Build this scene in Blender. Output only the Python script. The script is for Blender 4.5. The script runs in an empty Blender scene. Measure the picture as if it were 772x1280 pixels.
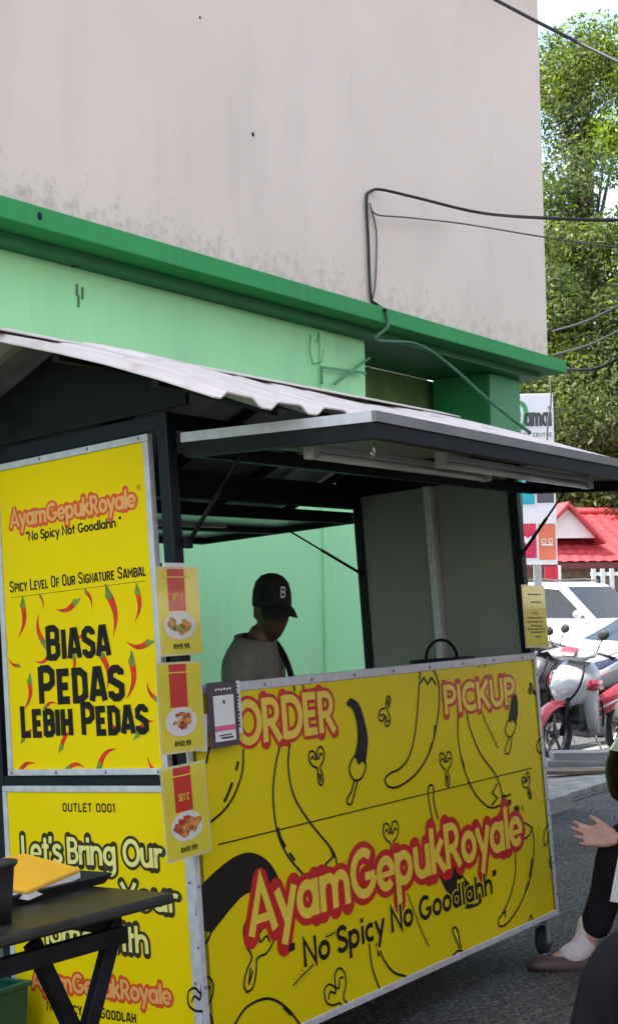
import bpy, bmesh, math, random
import numpy as np
from mathutils import Matrix, Vector
random.seed(7); rng = np.random.default_rng(7)
S = bpy.context.scene
COL = S.collection
RAD = math.radians

# ------------------------------------------------------------------ camera, sky, sun, exposure
# The street has a cross-fall of four degrees down towards the shop; the kiosk stands on it.
TILT = RAD(-3.98)
CART = Matrix.Rotation(TILT, 4, 'X')
C3 = np.array(CART.to_3x3())
RCAM = np.array([[0.59304, -0.80181, -0.07348], [0.03857, 0.11944, -0.99209], [0.80425, 0.58552, 0.10175]])
FPX = 1679.9
CAMC = np.array([-2.72, -2.44, 1.22])
CAMW = C3 @ CAMC
RW = RCAM @ C3.T                                   # rows: camera right, down, forward in world axes
cam = bpy.data.cameras.new('camera'); camo = bpy.data.objects.new('camera', cam); COL.objects.link(camo)
cam.sensor_fit = 'VERTICAL'; cam.sensor_height = 24; cam.lens = 24 * FPX / 1280
cam.clip_start = 0.05; cam.clip_end = 2000
mw = Matrix.Identity(4)
for i in range(3):
    mw[i][0] = RW[0][i]; mw[i][1] = -RW[1][i]; mw[i][2] = -RW[2][i]; mw[i][3] = CAMW[i]
camo.matrix_world = mw
S.camera = camo

SUN_EL, SUN_AZ = RAD(53), RAD(-40)                  # azimuth from +Y towards +X
w = bpy.data.worlds.new('World'); S.world = w; w.use_nodes = True
nt = w.node_tree; bg = nt.nodes['Background']; bg.inputs[1].default_value = 0.15
sky = nt.nodes.new('ShaderNodeTexSky'); sky.sky_type = 'NISHITA'; sky.sun_disc = False
sky.sun_elevation = SUN_EL; sky.sun_rotation = SUN_AZ; sky.dust_density = 1.6; sky.air_density = 1.0; sky.ozone_density = 1.0
tc = nt.nodes.new('ShaderNodeTexCoord')
nz = nt.nodes.new('ShaderNodeTexNoise'); nz.inputs['Scale'].default_value = 2.6; nz.inputs['Detail'].default_value = 7; nz.inputs['Roughness'].default_value = .58
mp = nt.nodes.new('ShaderNodeMapping'); mp.inputs['Scale'].default_value = (1, 1, 2.2); mp.inputs['Location'].default_value = (1.1, 0.1, 0.2)
rp = nt.nodes.new('ShaderNodeValToRGB'); rp.color_ramp.elements[0].position = .40; rp.color_ramp.elements[1].position = .66
mx = nt.nodes.new('ShaderNodeMix'); mx.data_type = 'RGBA'
nt.links.new(tc.outputs['Generated'], mp.inputs[0]); nt.links.new(mp.outputs[0], nz.inputs[0])
nt.links.new(nz.outputs[0], rp.inputs[0]); nt.links.new(rp.outputs[0], mx.inputs[0])
nt.links.new(sky.outputs[0], mx.inputs[6]); mx.inputs[7].default_value = (4.6, 4.4, 4.1, 1)      # lit cloud
nt.links.new(mx.outputs[2], bg.inputs[0])
sl = bpy.data.lights.new('sun', 'SUN'); sl.energy = 4.0; sl.angle = RAD(0.53); sl.color = (1, .95, .86)
slo = bpy.data.objects.new('sun', sl); COL.objects.link(slo)
sd = Vector((math.sin(SUN_AZ) * math.cos(SUN_EL), math.cos(SUN_AZ) * math.cos(SUN_EL), math.sin(SUN_EL)))
slo.rotation_euler = sd.to_track_quat('Z', 'Y').to_euler()
S.view_settings.view_transform = 'Standard'; S.view_settings.look = 'None'
S.view_settings.exposure = 1.8; S.view_settings.gamma = 1; S.view_settings.use_curve_mapping = False
S.render.engine = 'CYCLES'; S.cycles.use_denoising = True
S.cycles.max_bounces = 8; S.cycles.sample_clamp_indirect = 8; S.cycles.caustics_reflective = False; S.cycles.caustics_refractive = False

# ------------------------------------------------------------------ helpers
def rayc(px, py): return RCAM.T @ np.array([(px - 386) / FPX, (py - 640) / FPX, 1.0])
def pc(px, py, ax, v):                             # point on a plane of the kiosk's own frame
    d = rayc(px, py); i = 'xyz'.index(ax); return CAMC + d * (v - CAMC[i]) / d[i]
def pw(px, py, ax, v):                             # point on a world plane
    d = C3 @ rayc(px, py); i = 'xyz'.index(ax); return CAMW + d * (v - CAMW[i]) / d[i]
def at(px, py, depth): return CAMW + (C3 @ rayc(px, py)) * depth
CR = RW[0].copy(); CR[2] = 0; CR /= np.linalg.norm(CR)      # level direction to the camera's right
CF = RW[2].copy(); CF[2] = 0; CF /= np.linalg.norm(CF)
SL = math.tan(-TILT)
def gz(x, y): return -SL * min(max(y, -8), 3.5)

def mat(name, col, rough=.5, metal=0, var=.12, vs=6, bump=0, bs=60, coat=0, spec=.5, stretch=None, trans=0, emit=None, gloss_var=0, col2=None, ramp=(.35, .7)):
    m = bpy.data.materials.new(name); m.use_nodes = True
    n = m.node_tree; b = n.nodes['Principled BSDF']; L = n.links
    b.inputs['Roughness'].default_value = rough; b.inputs['Metallic'].default_value = metal
    b.inputs['Coat Weight'].default_value = coat; b.inputs['Specular IOR Level'].default_value = spec
    if trans: b.inputs['Transmission Weight'].default_value = trans
    t = n.nodes.new('ShaderNodeTexCoord'); mpn = n.nodes.new('ShaderNodeMapping')
    L.new(t.outputs['Object'], mpn.inputs[0])
    if stretch: mpn.inputs['Scale'].default_value = stretch
    nn = n.nodes.new('ShaderNodeTexNoise'); nn.inputs['Scale'].default_value = vs; nn.inputs['Detail'].default_value = 6
    L.new(mpn.outputs[0], nn.inputs[0])
    r = n.nodes.new('ShaderNodeValToRGB')
    c1 = [max(0, c * (1 - var)) for c in col]; c2 = [min(1, c * (1 + var)) for c in col] if col2 is None else col2
    r.color_ramp.elements[0].color = (*c1, 1); r.color_ramp.elements[1].color = (*c2, 1)
    r.color_ramp.elements[0].position, r.color_ramp.elements[1].position = ramp
    L.new(nn.outputs[0], r.inputs[0]); L.new(r.outputs[0], b.inputs['Base Color'])
    if gloss_var:
        mr = n.nodes.new('ShaderNodeMapRange'); mr.inputs[3].default_value = max(0, rough - gloss_var); mr.inputs[4].default_value = min(1, rough + gloss_var)
        L.new(nn.outputs[0], mr.inputs[0]); L.new(mr.outputs[0], b.inputs['Roughness'])
    if bump:
        n2 = n.nodes.new('ShaderNodeTexNoise'); n2.inputs['Scale'].default_value = bs; n2.inputs['Detail'].default_value = 4
        L.new(mpn.outputs[0], n2.inputs[0])
        bp = n.nodes.new('ShaderNodeBump'); bp.inputs['Strength'].default_value = bump; bp.inputs['Distance'].default_value = .01
        L.new(n2.outputs[0], bp.inputs['Height']); L.new(bp.outputs[0], b.inputs['Normal'])
    if emit: b.inputs['Emission Color'].default_value = (*emit, 1); b.inputs['Emission Strength'].default_value = 1
    return m

class MB:
    def __init__(s): s.v = []; s.f = []; s.m = []; s.k = 0
    def face_mat(s, k): s.k = k; return s
    def add(s, vs, fs):
        o = len(s.v); s.v += [tuple(map(float, p)) for p in vs]
        for f in fs: s.f.append(tuple(o + i for i in f)); s.m.append(s.k)
        return s
    def box(s, a, b, M=None):
        x0, y0, z0 = a; x1, y1, z1 = b
        x0, x1 = min(x0, x1), max(x0, x1); y0, y1 = min(y0, y1), max(y0, y1); z0, z1 = min(z0, z1), max(z0, z1)
        vs = [(x0,y0,z0),(x1,y0,z0),(x1,y1,z0),(x0,y1,z0),(x0,y0,z1),(x1,y0,z1),(x1,y1,z1),(x0,y1,z1)]
        if M is not None: vs = [tuple(M @ Vector(p)) for p in vs]
        return s.add(vs, [(0,3,2,1),(4,5,6,7),(0,1,5,4),(1,2,6,5),(2,3,7,6),(3,0,4,7)])
    def bar(s, p, q, w_=.02, h=None, up=(0,0,1)):
        p = Vector(p); q = Vector(q); h = h or w_; d = (q - p).normalized(); u = Vector(up)
        if abs(d.dot(u)) > .98: u = Vector((0,1,0))
        r = d.cross(u).normalized(); u = r.cross(d)
        vs = []
        for c in (p, q):
            for a, b in ((-1,-1),(1,-1),(1,1),(-1,1)): vs.append(c + r*a*w_/2 + u*b*h/2)
        return s.add(vs, [(0,1,2,3)[::-1],(4,5,6,7)[::-1][::-1],(0,1,5,4),(1,2,6,5),(2,3,7,6),(3,0,4,7)])
    def tube(s, pts, r, n=8, cap=True):
        pts = [Vector(p) for p in pts]; N = len(pts); rs = r if isinstance(r, (list, tuple)) else [r]*N
        ref = None; vs = []
        for i, p in enumerate(pts):
            d = (pts[min(i+1, N-1)] - pts[max(i-1, 0)]).normalized()
            if ref is None: ref = d.orthogonal().normalized()
            ref = (ref - d*ref.dot(d)); ref = ref.normalized() if ref.length > 1e-6 else d.orthogonal().normalized()
            b = d.cross(ref)
            for k in range(n):
                a = 2*math.pi*k/n; vs.append(p + (ref*math.cos(a) + b*math.sin(a))*rs[i])
        fs = [(i*n+k, i*n+(k+1)%n, (i+1)*n+(k+1)%n, (i+1)*n+k) for i in range(N-1) for k in range(n)]
        if cap: fs += [tuple(range(n))[::-1], tuple((N-1)*n+k for k in range(n))]
        return s.add(vs, fs)
    def lathe(s, prof, n=24, M=None):               # prof: (radius, z); about z
        vs = [];
        for r, z in prof:
            for k in range(n):
                a = 2*math.pi*k/n; p = Vector((r*math.cos(a), r*math.sin(a), z)); vs.append(M @ p if M is not None else p)
        m_ = len(prof)
        fs = [(i*n+k, i*n+(k+1)%n, (i+1)*n+(k+1)%n, (i+1)*n+k) for i in range(m_-1) for k in range(n)]
        return s.add(vs, fs)
    def ell(s, c, r, M=None, n=20, m_=12):
        vs = [];
        for i in range(m_+1):
            t = math.pi*i/m_
            for k in range(n):
                a = 2*math.pi*k/n; p = Vector((r[0]*math.sin(t)*math.cos(a), r[1]*math.sin(t)*math.sin(a), r[2]*math.cos(t)))
                p = (M @ p) if M is not None else p; vs.append(p + Vector(c))
        fs = [(i*n+k, (i+1)*n+k, (i+1)*n+(k+1)%n, i*n+(k+1)%n) for i in range(m_) for k in range(n)]
        return s.add(vs, fs)
    def prism(s, poly, F, t0, t1):                   # poly 2D in frame F(u,v,n)->3D
        n = len(poly); a = [F(u, v, t0) for u, v in poly]; b = [F(u, v, t1) for u, v in poly]
        return s.add(a + b, [tuple(range(n))[::-1], tuple(range(n, 2*n))] + [(i, (i+1)%n, n+(i+1)%n, n+i) for i in range(n)])
    def build(s, name, m, parent=None, smooth=False, bevel=0, tri=False, fixn=True):
        me = bpy.data.meshes.new(name); me.from_pydata(s.v, [], s.f)
        ms = m if isinstance(m, (list, tuple)) else [m]
        for x in ms: me.materials.append(x)
        if len(ms) > 1: me.polygons.foreach_set('material_index', s.m)
        if tri or fixn:
            b = bmesh.new(); b.from_mesh(me)
            if tri: bmesh.ops.triangulate(b, faces=b.faces[:])
            if fixn: bmesh.ops.recalc_face_normals(b, faces=b.faces[:])
            b.to_mesh(me); b.free()
        if smooth: me.polygons.foreach_set('use_smooth', [True]*len(me.polygons))
        o = bpy.data.objects.new(name, me); COL.objects.link(o)
        if parent: o.parent = parent
        if bevel:
            bv = o.modifiers.new('bevel', 'BEVEL'); bv.width = bevel; bv.segments = 2; bv.limit_method = 'ANGLE'; bv.angle_limit = RAD(40); bv.harden_normals = False
        return o
def tag(o, label=None, cat=None, group=None, kind=None):
    for k, v in (('label', label), ('category', cat), ('group', group), ('kind', kind)):
        if v: o[k] = v
    return o
def empty(name, label, cat, loc=(0,0,0), M=None, group=None, rz=0):
    o = bpy.data.objects.new(name, None); COL.objects.link(o); o.empty_display_size = .1
    if M is not None: o.matrix_world = M
    else: o.location = loc; o.rotation_euler = (0, 0, rz)
    return tag(o, label, cat, group)
def on_cart(x, y, z): return CART @ Matrix.Translation((x, y, z))
def spline(pts, n=6, closed=False):
    P = [np.array(p, float) for p in pts]; N = len(P); out = []
    seg = N if closed else N-1
    for i in range(seg):
        if closed: p0, p1, p2, p3 = P[(i-1)%N], P[i], P[(i+1)%N], P[(i+2)%N]
        else: p1, p2 = P[i], P[i+1]; p0 = P[i-1] if i else 2*p1-p2; p3 = P[i+2] if i+2 < N else 2*p2-p1
        for k in range(n):
            t = k/n; out.append(tuple(.5*((2*p1) + (-p0+p2)*t + (2*p0-5*p1+4*p2-p3)*t*t + (-p0+3*p1-3*p2+p3)*t**3)))
    if not closed: out.append(tuple(P[-1]))
    return out
# flat print on a face: strips and fills, each on its own thin layer of ink
class Ink:
    def __init__(s, F, base=.0003): s.mb = MB(); s.F = F; s.base = base; s.i = 0
    def _t(s): s.i += 1; return s.base + .00005*(s.i % 7)
    def strip(s, pts, w_, closed=False, taper=None):
        P = [np.array(p, float) for p in pts]
        Q = [P[0]]
        for p in P[1:]:
            if np.linalg.norm(p-Q[-1]) > 1e-5: Q.append(p)
        P = Q
        if closed and np.linalg.norm(P[0]-P[-1]) < 1e-5: P = P[:-1]
        N = len(P)
        if N < 2: return
        t = s._t(); vs = []
        for i in range(N):
            a = P[(i-1) % N] if (closed or i) else None; b = P[(i+1) % N] if (closed or i < N-1) else None
            d1 = (P[i]-a)/np.linalg.norm(P[i]-a) if a is not None else None
            d2 = (b-P[i])/np.linalg.norm(b-P[i]) if b is not None else None
            if d1 is None: d1 = d2
            if d2 is None: d2 = d1
            n1 = np.array([-d1[1], d1[0]]); n2 = np.array([-d2[1], d2[0]])
            m_ = n1+n2; l = np.linalg.norm(m_)
            m_ = n1 if l < .2 else m_/l
            k = min(1/max(m_ @ n1, .3), 2.2)
            ww = w_/2*k*(taper(i/(N-1)) if taper else 1)
            vs.append(s.F(*(P[i]+m_*ww), t)); vs.append(s.F(*(P[i]-m_*ww), t))
        fs = [(2*i, 2*i+1, 2*i+3, 2*i+2) for i in range(N-1)]
        if closed: fs.append((2*N-2, 2*N-1, 1, 0))
        s.mb.add(vs, fs)
    def capsules(s, pts, w_, closed=False):          # thick rounded stroke, one pill per segment
        P = [np.array(p, float) for p in pts]; Q = [P[0]]
        for p in P[1:]:
            if np.linalg.norm(p-Q[-1]) > w_*.12: Q.append(p)
        if np.linalg.norm(Q[-1]-P[-1]) > 1e-6: Q.append(P[-1])
        for a, b in zip(Q[:-1], Q[1:]):
            d = (b-a)/np.linalg.norm(b-a); n_ = np.array([-d[1], d[0]]); r = w_/2; pl = []
            for k in range(7): t = math.pi*(k/6-.5); pl.append(tuple(b+r*(d*math.cos(t)+n_*math.sin(t))))
            for k in range(7): t = math.pi*(k/6-.5); pl.append(tuple(a-r*(d*math.cos(t)+n_*math.sin(t))))
            s.i += 1; t = s.base+.00003*(s.i % 12)
            s.mb.add([s.F(u, v, t) for u, v in pl], [tuple(range(14))])
    def fill(s, pts):
        t = s._t(); s.mb.add([s.F(u, v, t) for u, v in pts], [tuple(range(len(pts)))])
    def build(s, name, m, parent): return s.mb.build(name, m, parent, tri=True, fixn=False)

# ---- a lettering hand of our own: centre-line strokes, cap height 1
def arc(cx, cy, rx, ry, a0, a1, n=14): return [(cx+rx*math.cos(RAD(a0+(a1-a0)*i/n)), cy+ry*math.sin(RAD(a0+(a1-a0)*i/n))) for i in range(n+1)]
XH = .70
OB = arc(.37, .35, .27, .275, 0, 360, 22)
SS = spline([(.60,.78),(.48,.90),(.32,.925),(.15,.86),(.10,.72),(.19,.58),(.36,.50),(.54,.41),(.61,.27),(.53,.13),(.35,.075),(.17,.11),(.06,.22)], 4)
sm = [(x*.80+.02, y*.70) for x, y in SS]
T = .66                                             # thinner joining strokes
ROUND = {
 'A': (.86, [[(.06,0),(.43,.96),(.80,0)], ([(.22,.27),(.64,.27)], .8)]), 'B': (.70, [[(.1,0),(.1,1)], ([(.1,.92),*arc(.34,.72,.22,.20,90,-90,8),(.1,.52)], .9), ([(.34,.52),*arc(.36,.30,.24,.22,90,-90,8),(.1,.08)], .9)]),
 'C': (.80, [arc(.48,.5,.38,.42,50,310)]), 'D': (.84, [[(.1,0),(.1,1)], [(.1,.92),*arc(.36,.5,.38,.42,90,-90,14),(.1,.08)]]),
 'E': (.60, [[(.55,.92),(.1,.92),(.1,.08),(.55,.08)], ([(.1,.5),(.50,.5)], .9)]), 'G': (.98, [arc(.50,.5,.40,.42,48,345), ([(.92,.42),(.54,.42)], .85)]),
 'H': (.82, [[(.1,0),(.1,1)], [(.70,0),(.70,1)], [(.1,.5),(.70,.5)]]), 'I': (.24, [[(.12,0),(.12,1)]]),
 'K': (.74, [[(.1,0),(.1,1)], [(.64,1),(.16,.46)], [(.26,.56),(.68,0)]]), 'L': (.56, [[(.1,1),(.1,.08),(.54,.08)]]),
 'N': (.84, [[(.1,0),(.1,.97),(.72,.03),(.72,1)]]), 'O': (.98, [arc(.49,.5,.40,.42,0,360,24)]),
 'P': (.68, [[(.1,0),(.1,1)], ([(.1,.92),*arc(.34,.68,.24,.24,90,-90,10),(.1,.44)], .9)]), 'R': (.74, [[(.1,0),(.1,1)], ([(.1,.92),*arc(.34,.68,.24,.24,90,-90,10),(.1,.44)], .9), [(.32,.44),(.66,0)]]),
 'S': (.68, [SS]), 'U': (.80, [[(.1,1),(.1,.36),*arc(.39,.36,.29,.28,180,360,12),(.68,1)]]),
 'W': (1.1, [[(.04,1),(.29,.03),(.55,.9),(.81,.03),(1.06,1)]]), 'Y': (.76, [[(.04,1),(.38,.45)], [(.72,1),(.38,.45),(.38,0)]]),
 'a': (.80, [OB, [(.65,.70),(.65,0)]]), 'c': (.64, [arc(.37,.35,.27,.275,50,310)]), 'd': (.80, [OB, [(.65,1),(.65,0)]]),
 'e': (.74, [arc(.37,.35,.27,.275,0,318), ([(.12,.33),(.70,.33)], .6)]), 'g': (.80, [OB, [(.65,.70),(.65,-.10),*arc(.38,-.10,.27,.2,0,-140,8)]]),
 'h': (.74, [[(.1,0),(.1,1)], [(.1,.34),*arc(.36,.37,.25,.25,180,0,10),(.61,0)]]), 'i': (.22, [[(.11,0),(.11,.70)], [(.11,.82),(.11,1)]]),
 'k': (.66, [[(.1,0),(.1,1)], [(.54,.70),(.15,.31)], [(.24,.40),(.60,0)]]), 'l': (.22, [[(.11,0),(.11,1)]]),
 'm': (1.12, [[(.1,0),(.1,.70)], [(.1,.38),*arc(.32,.41,.21,.21,180,0,10),(.53,0)], [(.53,.38),*arc(.75,.41,.21,.21,180,0,10),(.97,0)]]),
 'n': (.74, [[(.1,0),(.1,.70)], [(.1,.34),*arc(.36,.37,.25,.25,180,0,10),(.61,0)]]), 'o': (.74, [OB]),
 'p': (.80, [OB, [(.11,.70),(.11,-.34)]]), 'r': (.46, [[(.1,0),(.1,.70)], [(.1,.38),*arc(.33,.38,.22,.24,180,55,8)]]),
 's': (.54, [sm]), 't': (.46, [[(.22,.94),(.22,0)], [(.02,.62),(.44,.62)]]), 'u': (.74, [[(.1,.70),(.1,.33),*arc(.35,.32,.25,.245,180,360,10),(.60,.70)], [(.61,.3),(.61,0)]]),
 'y': (.68, [[(.06,.70),(.35,.08)], [(.62,.70),(.20,-.34)]]), "'": (.2, [[(.12,1),(.08,.74)]]), ' ': (.36, []), '.': (.2, [[(.1,0),(.1,.14)]]),
 '“': (.36, [[(.12,.74),(.08,.84),(.15,1)], [(.27,.74),(.23,.84),(.30,1)]]), '”': (.36, [[(.08,.74),(.15,.88),(.12,1)], [(.23,.74),(.30,.88),(.27,1)]]),
}
c_ = .11
NARROW = {
 'A': (.46, [[(.05,0),(.18,.93),(.28,.93),(.41,0)], ([(.12,.25),(.34,.25)], .9)]), 'B': (.42, [[(.07,0),(.07,1)], [(.07,.93),(.26,.93),(.35,.84),(.35,.60),(.27,.52),(.07,.52)], [(.27,.52),(.36,.42),(.36,.17),(.27,.07),(.07,.07)]]),
 'D': (.43, [[(.07,.07),(.07,.93),(.24,.93),(.36,.80),(.36,.20),(.24,.07),(.07,.07)]]), 'E': (.38, [[(.35,.93),(.07,.93),(.07,.07),(.35,.07)], [(.07,.5),(.31,.5)]]),
 'F': (.37, [[(.35,.93),(.07,.93),(.07,0)], [(.07,.5),(.31,.5)]]), 'G': (.43, [[(.36,.76),(.36,.84),(.27,.93),(.16,.93),(.07,.82),(.07,.18),(.16,.07),(.27,.07),(.36,.18),(.36,.46),(.22,.46)]]),
 'H': (.43, [[(.07,0),(.07,1)], [(.36,0),(.36,1)], [(.07,.5),(.36,.5)]]), 'I': (.16, [[(.08,0),(.08,1)]]), 'L': (.35, [[(.07,1),(.07,.07),(.33,.07)]]),
 'M': (.56, [[(.07,0),(.07,.95),(.28,.38),(.49,.95),(.49,0)]]), 'N': (.45, [[(.07,0),(.07,.95),(.38,.05),(.38,1)]]), 'O': (.43, [[(.16,.07),(.27,.07),(.36,.18),(.36,.82),(.27,.93),(.16,.93),(.07,.82),(.07,.18),(.16,.07)]]),
 '0': (.43, [[(.16,.07),(.27,.07),(.36,.18),(.36,.82),(.27,.93),(.16,.93),(.07,.82),(.07,.18),(.16,.07)]]), '1': (.24, [[(.02,.8),(.13,.93),(.13,0)]]), 'C': (.42, [[(.36,.74),(.36,.83),(.27,.93),(.16,.93),(.07,.82),(.07,.18),(.16,.07),(.27,.07),(.36,.17),(.36,.26)]]),
 'P': (.42, [[(.07,0),(.07,1)], [(.07,.93),(.26,.93),(.36,.82),(.36,.55),(.26,.44),(.07,.44)]]), 'R': (.43, [[(.07,0),(.07,1)], [(.07,.93),(.26,.93),(.36,.82),(.36,.58),(.26,.48),(.07,.48)], [(.22,.48),(.37,0)]]),
 'S': (.42, [[(.36,.74),(.36,.83),(.27,.93),(.16,.93),(.07,.83),(.07,.62),(.36,.40),(.36,.17),(.27,.07),(.16,.07),(.07,.17),(.07,.27)]]), 'T': (.38, [[(.02,.93),(.36,.93)], [(.19,.93),(.19,0)]]),
 'U': (.43, [[(.07,1),(.07,.18),(.16,.07),(.27,.07),(.36,.18),(.36,1)]]), 'V': (.42, [[(.04,1),(.21,.04),(.38,1)]]), 'Y': (.42, [[(.04,1),(.21,.45),(.38,1)], [(.21,.45),(.21,0)]]), ' ': (.22, []),
}
def text_strokes(txt, font, track=0.0, smallcaps=0):
    x = 0; out = []; prev = ' '
    for ch in txt:
        a, st = font[ch]; k = 1 if (not smallcaps or prev == ' ') else smallcaps
        for p in st:
            p, fw_ = p if isinstance(p, tuple) else (p, 1)
            out.append(([(x+u*k, v*k) for u, v in p], fw_))
        x += (a+track)*k; prev = ch
    return out, x-track
def put_text(ink, txt, font, u0, u1, v0, cap, w_, track=0.0, smallcaps=0, shear=0, slope=0, w0_=None):
    w0_ = w0_ or w_
    st, W = text_strokes(txt, font, track, smallcaps); k = (u1-u0)/W
    for p, fw_ in st:
        q = [(u0+u*k+shear*v*cap, v0+v*cap+slope*u*k) for u, v in p]
        cl = len(q) > 3 and abs(q[0][0]-q[-1][0])+abs(q[0][1]-q[-1][1]) < 1e-4
        if w_ < w0_*1.0001: ink.strip(q, w_*fw_, closed=cl)
        else: ink.capsules(q, w_-w0_*(1-fw_))
def outlined(parent, F, txt, font, u0, u1, v0, cap, w_, edge, m_in, m_out, name, base, track=0, shear=0):
    a = Ink(F, base); put_text(a, txt, font, u0, u1, v0, cap, w_+2*edge, track, 0, shear, 0, w_); a.build(name+'_outline', m_out, parent)
    b = Ink(F, base+.0005); put_text(b, txt, font, u0, u1, v0, cap, w_, track, 0, shear); b.build(name, m_in, parent)
def font_text(mb, txt, F, u0, u1, v0, cap=None, t=.001, bold=0):   # small plain type in the built-in face
    cu = bpy.data.curves.new('type', 'FONT'); cu.body = txt; cu.offset = bold; cu.resolution_u = 3
    o = bpy.data.objects.new('type', cu); COL.objects.link(o)
    me = bpy.data.meshes.new_from_object(o.evaluated_get(bpy.context.evaluated_depsgraph_get()))
    v = np.array([x.co[:] for x in me.vertices]); x0, x1 = v[:, 0].min(), v[:, 0].max(); k = (u1-u0)/(x1-x0)
    ky = cap/.7 if cap else k
    mb.add([F(u0+(p[0]-x0)*k, v0+p[1]*ky, t) for p in v], [tuple(f.vertices) for f in me.polygons])
    bpy.data.objects.remove(o); bpy.data.curves.remove(cu); bpy.data.meshes.remove(me)

# ---- figures
def skin_raw(V, E, Rr, levels=2, root=0):
    me = bpy.data.meshes.new('tmp'); me.from_pydata([tuple(p) for p in V], E, [])
    o = bpy.data.objects.new('tmp', me); COL.objects.link(o)
    o.modifiers.new('skin', 'SKIN')
    for i, d in enumerate(me.skin_vertices[0].data):
        r = Rr[i]; d.radius = (r, r) if not isinstance(r, tuple) else r; d.use_root = (i == root)
    sb = o.modifiers.new('sub', 'SUBSURF'); sb.levels = levels; sb.render_levels = levels
    m2 = bpy.data.meshes.new_from_object(o.evaluated_get(bpy.context.evaluated_depsgraph_get()))
    vs = [v.co.copy() for v in m2.vertices]; fs = [tuple(f.vertices) for f in m2.polygons]
    bpy.data.objects.remove(o); bpy.data.meshes.remove(me); bpy.data.meshes.remove(m2)
    return vs, fs
def chain(mb, pts, rs, levels=2):
    vs, fs = skin_raw(pts, [(i, i+1) for i in range(len(pts)-1)], rs, levels); mb.add(vs, fs)
def remeshed(mb, name, m, parent, voxel=.008, smooth=4):
    o = mb.build(name, m, parent, smooth=True)
    r = o.modifiers.new('r', 'REMESH'); r.mode = 'VOXEL'; r.voxel_size = voxel; r.use_smooth_shade = True
    s_ = o.modifiers.new('s', 'SMOOTH'); s_.iterations = smooth; s_.factor = .5
    me = bpy.data.meshes.new_from_object(o.evaluated_get(bpy.context.evaluated_depsgraph_get()))
    o.modifiers.clear(); old = o.data; o.data = me; bpy.data.meshes.remove(old)
    me.polygons.foreach_set('use_smooth', [True]*len(me.polygons)); me.name = name
    return o
def head_shape(mb, M):
    """head about its own centre, facing +x, z up, 0.225 m high"""
    vs = []; n, m_ = 44, 34
    for i in range(m_+1):
        t = math.pi*i/m_
        for k in range(n):
            a = 2*math.pi*k/n
            x, y, z = .093*math.sin(t)*math.cos(a), .074*math.sin(t)*math.sin(a), .113*math.cos(t)
            lo = max(0, min(1, (-z-.01)/.1)); y *= 1-.30*lo; x *= 1-.10*lo
            if x > 0: x += .012*lo
            if x < 0: x -= .010*max(0, min(1, (z+.05)/.1)); x *= 1-.25*lo
            if x > 0:
                g = lambda cy, cz, sy, sz: math.exp(-((abs(y)-cy)/sy)**2-((z-cz)/sz)**2)
                x += .026*g(0, -.028, .013, .013)+.016*g(0, -.008, .010, .024)-.011*g(.032, .006, .016, .013)+.006*g(.028, .026, .025, .010)+.007*g(0, -.062, .022, .008)-.005*g(0, -.050, .02, .006)+.009*g(0, -.098, .022, .016)
            vs.append(M @ Vector((x, y, z)))
    mb.add(vs, [(i*n+k, (i+1)*n+k, (i+1)*n+(k+1)%n, i*n+(k+1)%n) for i in range(m_) for k in range(n)])
    for sy in (-1, 1):
        mb.ell(M @ Vector((-.008, sy*.076, -.008)), (.017, .010, .031), M.to_3x3() @ Matrix.Rotation(sy*.35, 3, 'Z'), 12, 8)
def hand_shape(mb, o, d, up, side, curl=.35, size=1.0, spread=.16):
    """palm from wrist o along d; up = back of hand; side = towards the thumb"""
    o, d, up, side = (Vector(x) for x in (o, d, up, side)); d.normalize(); up = (up-d*up.dot(d)).normalized(); side = d.cross(up)*(1 if d.cross(up).dot(side) > 0 else -1)
    k = size
    for j, off in enumerate((.028, .010, -.010, -.028)):           # palm as four rooted rays
        chain(mb, [o+side*off*.55*k, o+d*.045*k+side*off*k, o+d*.088*k+side*off*1.08*k], [.014*k, .0155*k, .0115*k], 2)
        L = (.066, .076, .071, .056)[j]*k; p = o+d*.086*k+side*off*1.08*k; dd = (d+side*spread*off/.028).normalized(); pts = [p-dd*.012*k, p]
        ang = 0
        for q, f in enumerate((.44, .31, .25)):
            ang += curl*(.6, 1, .8)[q]*(1+.15*j); pts.append(pts[-1]+(dd*math.cos(ang)-up*math.sin(ang))*L*f)
        chain(mb, pts, [.0095*k, .0098*k, .0088*k, .008*k, .0062*k], 2)
    p = o+d*.022*k+side*.024*k; dd = (d*.72+side*.62-up*.2).normalized()
    chain(mb, [p-dd*.01*k, p+dd*.028*k, p+dd*.055*k+d*.004*k, p+dd*.074*k+d*.012*k], [.014*k, .0125*k, .0095*k, .007*k], 2)
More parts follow.
